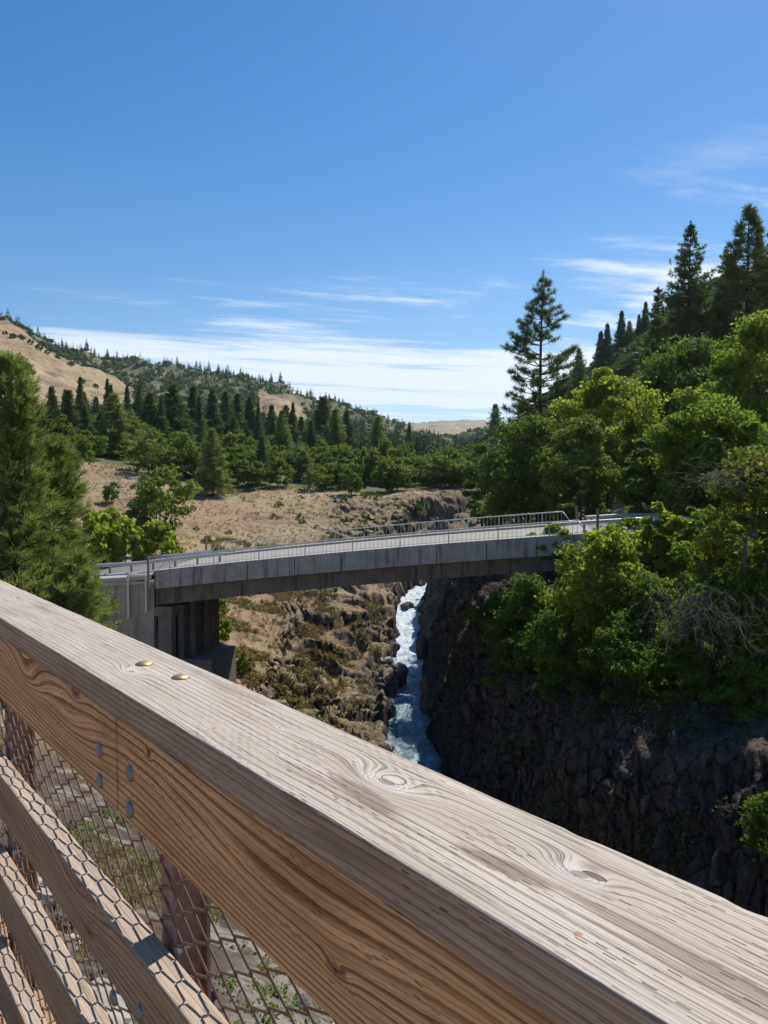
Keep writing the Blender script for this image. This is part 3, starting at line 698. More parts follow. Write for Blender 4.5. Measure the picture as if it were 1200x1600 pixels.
# side panels
joints = [on_bridge(p, 860)[0] for p in (242, 315, 387, 460, 533, 606, 682, 760, 838, 925)]
PH = 1.46
for a, b in zip(joints[:-1], joints[1:]):
    a += 0.03; b -= 0.03; mb = MB()
    for k in range(3):
        s0 = a + (b - a) * k / 3; s1 = a + (b - a) * (k + 1) / 3
        mb.hexa([W(s0, 0, ztop(s0) - PH), W(s1, 0, ztop(s1) - PH), W(s1, 0.22, ztop(s1) - PH), W(s0, 0.22, ztop(s0) - PH),
                 W(s0, 0, ztop(s0)), W(s1, 0, ztop(s1)), W(s1, 0.22, ztop(s1)), W(s0, 0.22, ztop(s0))])
    mb.build('side_panel', M_PANEL, rb)
mb = MB()      # far-side panel run
N = 24
def strip(mb, s0, s1, n0, n1, zf0, zf1, N=24):
    for k in range(N):
        a = s0 + (s1 - s0) * k / N; b = s0 + (s1 - s0) * (k + 1) / N
        mb.hexa([W(a, n0, zf0(a)), W(b, n0, zf0(b)), W(b, n1, zf0(b)), W(a, n1, zf0(a)), W(a, n0, zf1(a)), W(b, n0, zf1(b)), W(b, n1, zf1(b)), W(a, n1, zf1(a))])
def strip_t(mb, s0, s1, n0, n1, dz0, dz1, thick, N=24):
    """sheet with cross fall: dz at n0, dz at n1 relative to the panel top"""
    for k in range(N):
        a = s0 + (s1 - s0) * k / N; b = s0 + (s1 - s0) * (k + 1) / N
        za, zb = ztop(a), ztop(b)
        mb.hexa([W(a, n0, za + dz0 - thick), W(b, n0, zb + dz0 - thick), W(b, n1, zb + dz1 - thick), W(a, n1, za + dz1 - thick),
                 W(a, n0, za + dz0), W(b, n0, zb + dz0), W(b, n1, zb + dz1), W(a, n1, za + dz1)])
mb = MB(); strip_t(mb, s_beg, s_end, WD - 0.22, WD, TILT, TILT, PH, 12); mb.build('far_side_panel', M_PANEL, rb)
mb = MB(); strip_t(mb, s_beg, s_end, 0.224, 1.5, -0.01, 0.0, 0.5); mb.build('walkway', M_LIGHT, rb); mb = MB(); strip_t(mb, s_beg, s_end, WD - 1.5, WD - 0.224, TILT - 0.0, TILT - 0.01, 0.5); mb.build('walkway', M_LIGHT, rb)
mb = MB(); strip_t(mb, s_beg - 0.5, s_end + 0.5, 1.504, WD - 1.504, -0.19, TILT - 0.17, 0.35); mb.build('deck_slab', M_DECKC, rb)
# girders
gb = [on_bridge(a, b, 0.55) for a, b in ((250, 946), (333, 935), (500, 920), (606, 911), (760, 899), (880, 891))]
gs0, gs1 = on_bridge(244, 940, .55)[0], on_bridge(950, 890, .55)[0]
_gp = np.polyfit([g[0] for g in gb], [g[1] for g in gb], 2)
for i, n in enumerate((0.55, 3.6, 6.7, 9.8)):
    mb = MB(); fz = lambda q: float(np.polyval(_gp, q)); strip(mb, gs0, gs1, n, n + 0.55, fz, lambda q: ztop(q) - PH + (0.02 if i == 0 else 0.3))
    mb.build('girder', M_GIRD, rb)
mb = MB(); strip_t(mb, gs0, gs1, 0.224, WD - 0.224, -0.56, -0.56, 0.9); mb.build('deck_soffit', M_GIRD, rb)
# railings
def railing(name, pxs, nn, dz):
    s0, s1 = pxs; r = MB(); rh = 0.98; M = 40
    ss = [s0 + (s1 - s0) * k / M for k in range(M + 1)]
    r.tube([W(q, nn, ztop(q) + rh + dz) for q in ss], 0.045, 8)
    r.tube([W(q, nn, ztop(q) + 0.11 + dz) for q in ss], 0.025, 6)
    for se, dr in ((s0, -1), (s1, 1)): r.tube([W(se, nn, ztop(se) + rh + dz), W(se + dr * 0.75, nn, ztop(se) + 0.02 + dz)], 0.045, 8)
    fr = r.build(name, M_STEEL, rb)
    mb = MB(); k = 0; q = s0 + 0.1; rr = random.Random(4)
    while q < s1:
        big = (k % 11 == 0); w = 0.07 if big else 0.024
        z = ztop(q) + dz
        mb.bar(W(q, nn, z), W(q, nn, z + rh), w, w); q += 0.335 + rr.uniform(-0.012, .012); k += 1
    mb.build('baluster_row', M_BAL, fr)
railing('near_railing', (on_bridge(262, 880)[0], on_bridge(903, 820)[0]), 0.16, 0.0)
railing('far_railing', (on_bridge(340, 850, WD - .16)[0], on_bridge(879, 805, WD - .16)[0]), WD - 0.16, TILT)
# left abutment: wing wall, back wall, columns, cap beam, footing
sL = on_bridge(160, 900)[0]
zt0 = on_bridge(200, 914)[1]
mb = MB(); mb.hexa([W(sL - 9, 0.5, -18), W(s_beg - 0.35, 0.5, -23), W(s_beg - 0.35, 1.2, -23), W(sL - 9, 1.2, -18), W(sL - 9, 0.5, zt0 - .75), W(s_beg - 0.35, 0.5, zt0 + 0.1), W(s_beg - 0.35, 1.2, zt0 + 0.1), W(sL - 9, 1.2, zt0 - .75)])
mb.build('wing_wall', concrete('wing wall concrete', (0.40, 0.37, 0.32), (0.31, 0.285, 0.245), streak=0.6), rb)
mb = MB(); mb.hexa([W(sL - 9, 0.30, zt0 - .747), W(s_beg - 0.2, 0.30, zt0 + 0.103), W(s_beg - 0.2, 1.5, zt0 + 0.103), W(sL - 9, 1.5, zt0 - .747), W(sL - 9, 0.30, zt0 - .5), W(s_beg - 0.2, 0.30, zt0 + 0.35), W(s_beg - 0.2, 1.5, zt0 + 0.35), W(sL - 9, 1.5, zt0 - .5)])
mb.build('wall_coping', M_LIGHT, rb)
mb = MB(); mb.box((0, 0, 0), (1, 1, 1)); mb.v = [W(s_beg - 0.33 + v[0] * 0.9, 0.75 + v[1] * (WD - 1.2), -23 + v[2] * (ztop(0) - 1.0 + 19)) for v in mb.v]; mb.build('back_wall', M_GIRD, rb)
c0, zc0 = on_bridge(241, 945, .3); c1 = on_bridge(267, 945, .3)[0]; zc1 = on_bridge(250, 963, .3)[1]
e1 = on_bridge(345, 940, 6.0)[0]
mb = MB(); a0, a1_ = c0 + 0.02, c1
mb.v = []; 
def wbox(name, s0, s1, n0, n1, z0, z1, mat):
    m = MB(); m.hexa([W(s0, n0, z0), W(s1, n0, z0), W(s1, n1, z0), W(s0, n1, z0), W(s0, n0, z1), W(s1, n0, z1), W(s1, n1, z1), W(s0, n1, z1)]); return m.build(name, mat, rb)
gz = float(np.polyval(_gp, c0)) - 0.02
wbox('pier_cap', a0, a1_ + 0.1, 0.25, WD - 0.4, zc1, gz - 0.02, M_CONC)
zf = on_bridge(340, 1024, 3)[1]
for k, n in enumerate((0.42, 2.7, 5.0, 7.3)):
    w_ = wbox('pier_column', a0 + 0.25, a1_ - 0.05, n, n + 0.85, -23, zc1 - 0.003, M_CONC)
eR = on_bridge(331, 960, 5.0)[0]; wdt = (eR - a1_ - 0.1) / 3
for k, n in enumerate((1.4, 2.6, 4.4)):
    wbox('pier_wall', a1_ + 0.1 + k * wdt, a1_ + 0.1 + (k + 0.92) * wdt, n, n + 2.4, -23, gz - 0.03 + k * 0.15, M_GIRD)
eF = on_bridge(345, 1040, 3.2)[0]; zF = on_bridge(345, 1023, 3.2)[1]
wbox('footing', a1_ + 0.3, eF, 1.2, 6.9, -24, zF, M_CONC)
# right pier and retaining wall
r0 = on_bridge(882, 900, 1.2)[0]; r1 = on_bridge(906, 900, 1.2)[0]
M_RUST = metal('rusty brown steel pile', (0.17, 0.10, 0.07), 0.7, 0.2, 8, (0.10, 0.06, 0.045))
gr = float(np.polyval(_gp, r0))
for n in (1.2, 4.2, 7.2): wbox('steel_pile', r0, r0 + 0.5, n, n + 0.4, -13.5, gr - 0.02, M_RUST); wbox('pier_column', r0 + 0.52, r1 + 0.9, n + 0.02, n + 0.9, -13.5, gr - 0.022, M_CONC)
sR = s_end
wbox('back_wall', s_end + 0.55, s_end + 1.4, 0.4, WD - 0.4, -13, ztop(s_end) - 0.6, M_CONC)
# road beyond each end (on the bank)
def road_ribbon(name, s0, s1, bend, mat, n0, n1, dz, thick, N=30):
    mb = MB(); rows = []
    for k in range(N + 1):
        q = s0 + (s1 - s0) * k / N; t = abs(q - s0); off = bend * t * t
        z = ztop(q) + dz; rows.append(([W(q, n0 + off, z), W(q, n1 + off, z + TILT)], [W(q, n0 + off, z - thick), W(q, n1 + off, z - thick)]))
    mb.quad_grid([r[0] for r in rows], sm=False, flip=s1 > s0)
    mb.quad_grid([[r[0][0], r[1][0]] for r in rows], sm=False); mb.quad_grid([[r[0][1], r[1][1]] for r in rows], sm=False, flip=True)
    return mb.build(name, mat)
for (s0, s1, bend, nm) in ((s_beg - 0.5, s_beg - 60, 0.0007, 'road'), (s_end + 0.5, s_end + 60, 0.0003, 'road')):
    o = road_ribbon(nm, s0, s1, bend, M_ROAD, 1.5, WD - 1.2, -0.19, 9.0 if s1 < s0 else 4.0); tag(o, kind='structure')
    o = road_ribbon('road_shoulder', s0, s1, bend, M_LIGHT, 0.45, 1.5, -0.32, 0.35); tag(o, kind='structure')
rw = road_ribbon('retaining_wall', s_end + 1.5, s_end + 42, 0.0003, M_CONC, -0.15, 0.3, -0.75, 6.5)
tag(rw, 'weathered concrete retaining wall under the road to the right of the bridge, behind leafy branches', 'wall')
# W-beam guardrails
def guardrail(name, s0, s1, nn, bend, label, h=0.72, term=0, z_add=0.0):
    g = empty(name, (0, 0, 0)); tag(g, label, 'guardrail', 'guardrails at the bridge ends')
    prof = [(0.0, 0.155), (0.035, 0.12), (0.08, 0.10), (0.08, 0.06), (0.03, 0.02), (0.03, -0.02), (0.08, -0.06), (0.08, -0.10), (0.035, -0.12), (0.0, -0.155)]
    N = max(6, int(abs(s1 - s0) / 1.2)); rows = []
    for k in range(N + 1):
        q = s0 + (s1 - s0) * k / N; off = nn + bend * abs(q - s0) ** 2; z = ztop(q) + h - 0.19 + z_add
        rows.append([W(q, off - a, z + b) for a, b in prof] + [W(q, off - a + 0.012, z + b) for a, b in reversed(prof)])
    m = MB(); m.quad_grid(rows, closed_v=True, sm=False); m.build('beam', M_STEEL, g)
    q = min(s0, s1) + 0.5
    while q < max(s0, s1):
        off = nn + bend * abs(q - s0) ** 2; z = ztop(q) + z_add; m = MB(); m.bar(W(q, off + 0.12, z - 0.9), W(q, off + 0.12, z + h - 0.02), 0.15, 0.16)
        m.build('post', M_TIMBER, g); q += 1.9
    return g
sg = on_bridge(350, 870, 1.7)[0]
guardrail('guardrail', sg, s_beg - 30, 1.75, 0.0, 'long steel guardrail leading past the pine to the left end of the bridge', h=0.85)
guardrail('guardrail', s_beg + 1, s_beg - 32, WD - 1.4, 0.0006, 'far-side guardrail of the road left of the bridge', h=0.75)
guardrail('guardrail', on_bridge(862, 830, 1.7)[0], s_end + 34, 1.75, 0.0003, 'nearer guardrail on the right-hand approach road behind the bright green bush', h=0.9)
guardrail('guardrail', on_bridge(915, 812, WD - 1.4)[0], s_end + 36, WD - 1.4, 0.0004, 'farther guardrail on the right-hand approach road under the trees', h=0.85)
# bracket posts on the wing wall
def bracket():
    g = empty('steel_bracket_rail', (0, 0, 0)); tag(g, 'pale steel rail on tall bracket posts bolted to the wing wall left of the bridge', 'handrail')
    for px, ln in ((200, 2.9), (228, 2.35)):
        q, _ = on_bridge(px, 905, .2); z = zt0 + 0.75; m = MB()
        m.bar(W(q, 0.2, z - ln - 0.6), W(q, 0.2, z), 0.13, 0.07); m.bar(W(q - 0.1, 0.27, z - ln - .6), W(q - 0.1, 0.27, z), 0.03, 0.14); m.bar(W(q, 0.16, z - 0.05), W(q + .5, 1.5, z + 0.05), 0.10, 0.12)
        m.build('bracket_post', M_STEEL, g)
    q0 = on_bridge(200, 905, .2)[0]; q1 = on_bridge(228, 905, .2)[0]; m = MB()
    m.bar(W(q0 - 0.0, 0.6, zt0 + 0.62), W(q1, 0.6, zt0 + 0.8), 0.08, 0.10); m.build('rail_beam', M_STEEL, g)
bracket()
for px, py0, py1, n, lab in ((233, 870, 925, 0.1, 'square timber marker post at the left corner of the bridge, beside the bracket rail'),
                             (322, 838, 868, WD, 'thin timber post at the far left end of the bridge railing'),
                             (901, 790, 812, WD, 'grey post just beyond the right end of the far railing'),
                             (934, 795, 835, 1.2, 'timber post rising out of the bright green bush by the right guardrail')):
    q, z1 = on_bridge(px, py0, n); z0 = on_bridge(px, py1, n)[1]; m = MB(); p = W(q, n - (0.15 if n < 1 else 0), z0 - 0.6)
    m.bar((0, 0, 0), (0, 0, z1 - z0 + 0.55), 0.17, 0.17); m.bar((0, 0, z1 - z0 + 0.552), (0, 0, z1 - z0 + 0.6), 0.13, 0.13)
    o = m.build('marker_post', M_TIMBER); o.location = p; tag(o, lab, 'post', 'marker posts at the bridge ends')
# ================================================================ vegetation
def leaf_mat(name, c1, c2, c3=None, trans=0.35, rough=0.6):
    s = Sh(name); r = s.attr('rnd'); P = s.obj()
    n = s.noise(P, 0.5, 3, 0.6)
    c = s.mix(r, c1, c2); c = s.mix(s.rng(n, 0.35, 0.65) * 0.35, c, tuple(v * 0.7 for v in c1))
    if c3: c = s.mix(s.rng(r, 0.86, 0.93) * s.rng(n, 0.4, 0.55), c, c3)
    d = s.pbr(c, rough, spec=0.08)
    tr = s.n('ShaderNodeBsdfTranslucent'); tc = s.mix(1.0, c, (1.25, 1.3, 0.6), 'MULTIPLY'); s.put(tr.inputs[0], tc)
    mx = s.n('ShaderNodeMixShader'); mx.inputs[0].default_value = trans
    s.nt.links.new(d.outputs[0], mx.inputs[1]); s.nt.links.new(tr.outputs[0], mx.inputs[2]); s.nt.links.new(mx.outputs[0], s.out.inputs[0])
    return s.m
L_OAK = leaf_mat('oak leaves', (0.115, 0.165, 0.038), (0.235, 0.29, 0.07), trans=0.4)
L_DARK = leaf_mat('dark oak leaves', (0.09, 0.145, 0.034), (0.20, 0.265, 0.065), trans=0.4)
L_MAPLE = leaf_mat('bright maple leaves', (0.20, 0.255, 0.04), (0.38, 0.43, 0.085), (0.55, 0.44, 0.08), trans=0.6)
L_MID = leaf_mat('green maple leaves', (0.125, 0.195, 0.03), (0.26, 0.34, 0.06), (0.34, 0.34, 0.07), trans=0.55)
L_YEL = leaf_mat('yellowing maple leaves', (0.10, 0.16, 0.03), (0.24, 0.27, 0.05), (0.55, 0.27, 0.08), trans=0.4)
L_SHADE = leaf_mat('shade-darkened bush leaves', (0.075, 0.13, 0.022), (0.17, 0.245, 0.046), trans=0.5)  # shade of the thicket put into a darker leaf green
L_PINE = leaf_mat('pine needles', (0.15, 0.20, 0.065), (0.36, 0.42, 0.16), trans=0.35)
L_FIR = leaf_mat('fir needles', (0.080, 0.125, 0.048), (0.185, 0.245, 0.095), trans=0.3)
L_FAR = leaf_mat('distant fir needles', (0.045, 0.078, 0.038), (0.085, 0.125, 0.056), trans=0.1)
L_FAROAK = leaf_mat('distant oak leaves', (0.085, 0.13, 0.042), (0.15, 0.205, 0.065), trans=0.15)
L_GRASS = leaf_mat('dry grass blades', (0.30, 0.22, 0.11), (0.46, 0.37, 0.20), (0.14, 0.17, 0.05), trans=0.2)
L_WEED = leaf_mat('green weed leaves', (0.09, 0.15, 0.03), (0.20, 0.27, 0.06), trans=0.3)
def bark(name, c1, c2):
    s = Sh(name); P = s.obj(); x, y, z = s.sep(P); n = s.noise(s.comb(x * 9, y * 9, z * 1.6), 1.0, 5, 0.65)
    s.pbr(s.mix(s.rng(n, 0.35, 0.65), c1, c2), 0.9, normal=s.bump(n, 0.04)); return s.m
B_OAK = bark('grey oak bark', (0.13, 0.11, 0.09), (0.055, 0.045, 0.037)); B_PINE = bark('dark pine bark', (0.10, 0.065, 0.045), (0.04, 0.028, 0.02))
B_DEAD = bark('bare grey twigs', (0.24, 0.215, 0.19), (0.14, 0.125, 0.11))

def leaves(cen, size, g, aspect=1.6, up=0.35, rnd=None, outd=None, fold=True):
    """leaf quads (kite shaped) at centres; returns verts, faces, rnd"""
    n = len(cen); nr = g.normal(size=(n, 3)); nr[:, 2] += up * 2
    if outd is not None: nr += outd * 0.9
    nr /= np.linalg.norm(nr, axis=1)[:, None]
    t = np.cross(nr, g.normal(size=(n, 3))); t /= np.linalg.norm(t, axis=1)[:, None] + 1e-9; b = np.cross(nr, t)
    sz = (size * g.uniform(0.6, 1.3, n))[:, None]
    l = t * sz * 0.5 * aspect; w = b * sz * 0.5
    v = np.stack([cen - l, cen + w + l * 0.1, cen + l, cen - w + l * 0.1], 1).reshape(-1, 3)
    f = np.arange(n * 4).reshape(-1, 4); r = np.repeat(g.uniform(0, 1, n) if rnd is None else rnd, 4)
    return v, f, r
def needles(cen, dirs, length, g, k=9, width=0.035, spread=0.75, rnd=None):
    """bursts of thin needle blades"""
    n = len(cen); c = np.repeat(cen, k, 0); d = np.repeat(dirs, k, 0) + g.normal(size=(n * k, 3)) * spread
    d /= np.linalg.norm(d, axis=1)[:, None]; side = np.cross(d, g.normal(size=(n * k, 3))); side /= np.linalg.norm(side, axis=1)[:, None]
    ln = (np.repeat(np.broadcast_to(length, (n,)), k) * g.uniform(0.7, 1.15, n * k))[:, None]; w = side * width
    v = np.stack([c - w * 0.5, c + w * 0.5, c + d * ln + w * 0.22, c + d * ln - w * 0.22], 1).reshape(-1, 3)
    rr = g.uniform(0, 1, n) if rnd is None else rnd
    return v, np.arange(n * k * 4).reshape(-1, 4), np.repeat(np.clip(np.repeat(rr, k) + g.uniform(-.15, .15, n * k), 0, 1), 4)

def bez(p0, p1, bow, n=6):
    p0 = np.array(p0, float); p1 = np.array(p1, float); m = (p0 + p1) / 2 + bow
    return [tuple((1 - t) ** 2 * p0 + 2 * t * (1 - t) * m + t * t * p1) for t in np.linspace(0, 1, n)]
def broadleaf(seed, H, RX, nclump, nleaf, lsize, lmat, bmat=None, base=0.18, trunk_r=None, stems=1, squash=0.8, clr=None, open_=0.0, lean=(0, 0), name='tree'):
    """returns (trunk mesh, crown mesh): limbs reach to leaf clumps spread through an uneven crown"""
    g = np.random.default_rng(seed); mb = MB(); trunk_r = trunk_r or H * 0.028
    cz0 = H * base; ch = H - cz0
    # clump centres, denser near the outside
    cs = []
    tries = 0
    while len(cs) < nclump and tries < 9000:
        tries += 1
        p = g.normal(size=3); p /= np.linalg.norm(p); rad = g.uniform(0.35, 1.0) ** 0.55
        if p[2] < -0.85: continue
        q = np.array([p[0] * RX * rad, p[1] * RX * rad, cz0 + ch * 0.5 + p[2] * ch * 0.5 * rad])
        a = math.atan2(q[1], q[0]); lump = 0.82 + 0.24 * math.sin(a * 3 + seed) * math.cos(q[2] * 4 / H + seed * 2) + 0.1 * math.sin(a * 7 + seed * 3)
        q[:2] *= lump * (1.0 - 0.35 * max(0, (q[2] - cz0) / ch - 0.6) / 0.4)
        q[0] += lean[0] * q[2] / H; q[1] += lean[1] * q[2] / H
        if all(np.linalg.norm((q - c) * [1, 1, 1.3]) > RX * 0.16 for c in cs[-40:]): cs.append(q)
    cs = np.array(cs)
    # stems and limbs
    forks = []
    for k in range(stems):
        a = 2 * math.pi * k / stems + g.uniform(0, 1); r0 = 0 if stems == 1 else RX * 0.08
        p0 = (math.cos(a) * r0, math.sin(a) * r0, -0.5); top = (math.cos(a) * RX * (0.08 if stems == 1 else 0.35) + lean[0] * .6, math.sin(a) * RX * (0.08 if stems == 1 else 0.35) + lean[1] * .6, H * g.uniform(0.5, 0.62))
        pts = bez(p0, top, g.normal(size=3) * H * 0.03, 8); rr = [trunk_r / math.sqrt(stems) * (1 - 0.72 * t) * (1.25 if t == 0 else 1) for t in np.linspace(0, 1, 8)]
        mb.tube(pts, rr, 8); forks += [(np.array(pts[i]), rr[i]) for i in range(2, 8)]
    for c in cs:
        f = min(forks[:], key=lambda q: np.linalg.norm(q[0] - c) + max(0, q[0][2] - c[2]) * 2)
        ln = np.linalg.norm(f[0] - c); r = min(f[1] * 0.6, 0.012 * ln + 0.015 * H / 8)
        pts = bez(f[0], c, np.array([0, 0, ln * 0.12]) + g.normal(size=3) * ln * 0.06, 5)
        mb.tube(pts, [r, r * .75, r * .5, r * .32, r * .15], 5, cap=False)
        if ln > RX * 0.3: forks.append((np.array(pts[2]), r * 0.6))
    trunk = mb.mesh('trunk', [bmat or B_OAK])
    rc = (clr or RX * 0.30) * 0.86
    idx = g.integers(0, len(cs), nleaf); rcl = rc * g.uniform(0.45, 1.4, len(cs))
    d = g.normal(size=(nleaf, 3)); d /= np.linalg.norm(d, axis=1)[:, None]
    rad = g.uniform(0, 1, nleaf) ** (0.45) * rcl[idx]
    # lumpy clumps with sprays that stick out
    rad *= 1 + 0.5 * noise3(d[:, 0] * 2.4 + idx * 1.7, d[:, 1] * 2.4, d[:, 2] * 2.4)
    cen = cs[idx] + d * rad[:, None] * np.array([1, 1, squash * 0.75])
    keep = cen[:, 2] > H * 0.02
    if open_ > 0: keep &= fbm(cen[:, 0] / (RX * .25), cen[:, 1] / (RX * .25), cen[:, 2] / (RX * .25), 2) > -0.35 + open_
    cen = cen[keep]; d = d[keep]; rn = np.clip(g.uniform(0, 1, len(cs))[idx[keep]] * 0.5 + g.uniform(0, 1, len(cen)) * 0.5, 0, 1)
    rn = np.clip(rn + 0.15 * (cen[:, 2] - H * .5) / H, 0, 1)
    v, f, r = leaves(cen, lsize, g, outd=d, rnd=rn)
    crown = np_mesh('crown', v, f, 4, False, {'rnd': r}, [lmat]); return trunk, crown

def conifer(seed, H, RB, levels, per, lmat, shape='fir', tuft=0.5, k=8, width=0.05, base=0.1, sparse=0.0, trunk_r=None, spread=0.75, dens=1.0, pw=0.8):
    g = np.random.default_rng(seed); mb = MB(); tr = trunk_r or H * 0.013
    bend = g.normal(size=2) * H * 0.006
    tp = [(bend[0] * math.sin(t * 3), bend[1] * math.sin(t * 2.5), -0.5 + (H + 0.5) * t) for t in np.linspace(0, 1, 12)]
    mb.tube(tp, [tr * (1.25 if t == 0 else 1) * (1 - t) ** 0.8 + 0.015 for t in np.linspace(0, 1, 12)], 8)
    C_, D_ = [], []
    for i in range(levels):
        t = (i + g.uniform(-0.3, 0.3)) / levels; t = min(max(t, 0), 0.985); z = H * (base + (1 - base) * t)
        if shape == 'fir': Lm = (RB * (1 - t) ** pw + 0.12) * (0.82 + 0.22 * math.sin(i * 2.1 + seed))
        elif shape == 'ponderosa': Lm = RB * (math.sin(math.pi * min(1, (t * 0.86 + 0.16))) ** 0.8) * (1.05 - 0.35 * t) + 0.25
        else: Lm = RB * (1 - t ** 2.2) * (0.75 + 0.25 * math.sin(t * 9 + seed)) + 0.2
        cx = bend[0] * math.sin(t * 3); cy = bend[1] * math.sin(t * 2.5)
        for j in range(per):
            if g.uniform() < sparse: continue
            a = g.uniform(0, 2 * math.pi); Lb = Lm * g.uniform(0.55, 1.12)
            rise = {'fir': -0.18 + 0.5 * t, 'ponderosa': -0.10 + 0.5 * t + g.uniform(-.1, .15), 'pine': 0.15 + 0.5 * t}[shape]
            d = np.array([math.cos(a), math.sin(a), rise]); p0 = np.array([cx, cy, z]); p1 = p0 + d * Lb + np.array([0, 0, 0.10 * Lb])
            pts = bez(p0, p1, np.array([0, 0, -0.10 * Lb]) , 5); r0 = max(0.012, min(tr * 0.33 * (1 - t * .6), Lb * 0.02))
            mb.tube(pts, [r0, r0 * .8, r0 * .6, r0 * .4, r0 * .15], 4, cap=False)
            m = max(3, int(Lb / tuft * 2.6 * dens)); s0 = 0.45 if shape == 'ponderosa' else 0.12
            ts = g.uniform(s0, 1.0, m) ** 0.8
            P = np.array([(1 - q) ** 2 * p0 + 2 * q * (1 - q) * ((p0 + p1) / 2 + [0, 0, -0.10 * Lb]) + q * q * p1 for q in ts])
            lat = np.array([-math.sin(a), math.cos(a), 0]); off = g.uniform(-1, 1, m) * (0.32 * Lb * (1.05 - ts) + 0.12 * tuft)
            P = P + lat * off[:, None] + g.normal(size=(m, 3)) * tuft * 0.12
            dd = d * 0.6 + lat * np.sign(off)[:, None] * 0.5 + np.array([0, 0, 0.35 if shape != 'fir' else -0.05])
            C_.append(P); D_.append(dd)
    C_.append(np.array([[bend[0] * math.sin(3), bend[1] * math.sin(2.5), H - 0.1 * q * tuft * 4] for q in range(6)])); D_.append(np.tile([0, 0, 1.0], (6, 1)))
    cen = np.concatenate(C_); dd = np.concatenate(D_); v, f, r = needles(cen, dd, tuft * np.clip(1.15 - 0.75 * np.clip(cen[:, 2] / H, 0, 1) ** 1.5, .25, 1) if shape == 'fir' else tuft, g, k, width, spread)
    return mb.mesh('trunk', [B_PINE]), np_mesh('crown', v, f, 4, False, {'rnd': r}, [lmat])

def plant(name, meshes, x, y, z, rz, sc_, label, cat, group=None, tr_name='trunk', cr_name='crown', zs=None, tilt=(0, 0)):
    t = empty(name, (x, y, z), rz); t.scale = (sc_, sc_, zs or sc_); t.rotation_euler = (tilt[0], tilt[1], rz)
    tag(t, label, cat, group)
    link(tr_name, meshes[0], None, t); link(cr_name, meshes[1], None, t); return t
def spot(px, Y): X = at_depth(px, 800, Y)[0]; return X, Y, ground(X, Y)
def fit_H(py_top, Y, z): return zpy(py_top, Y) - z

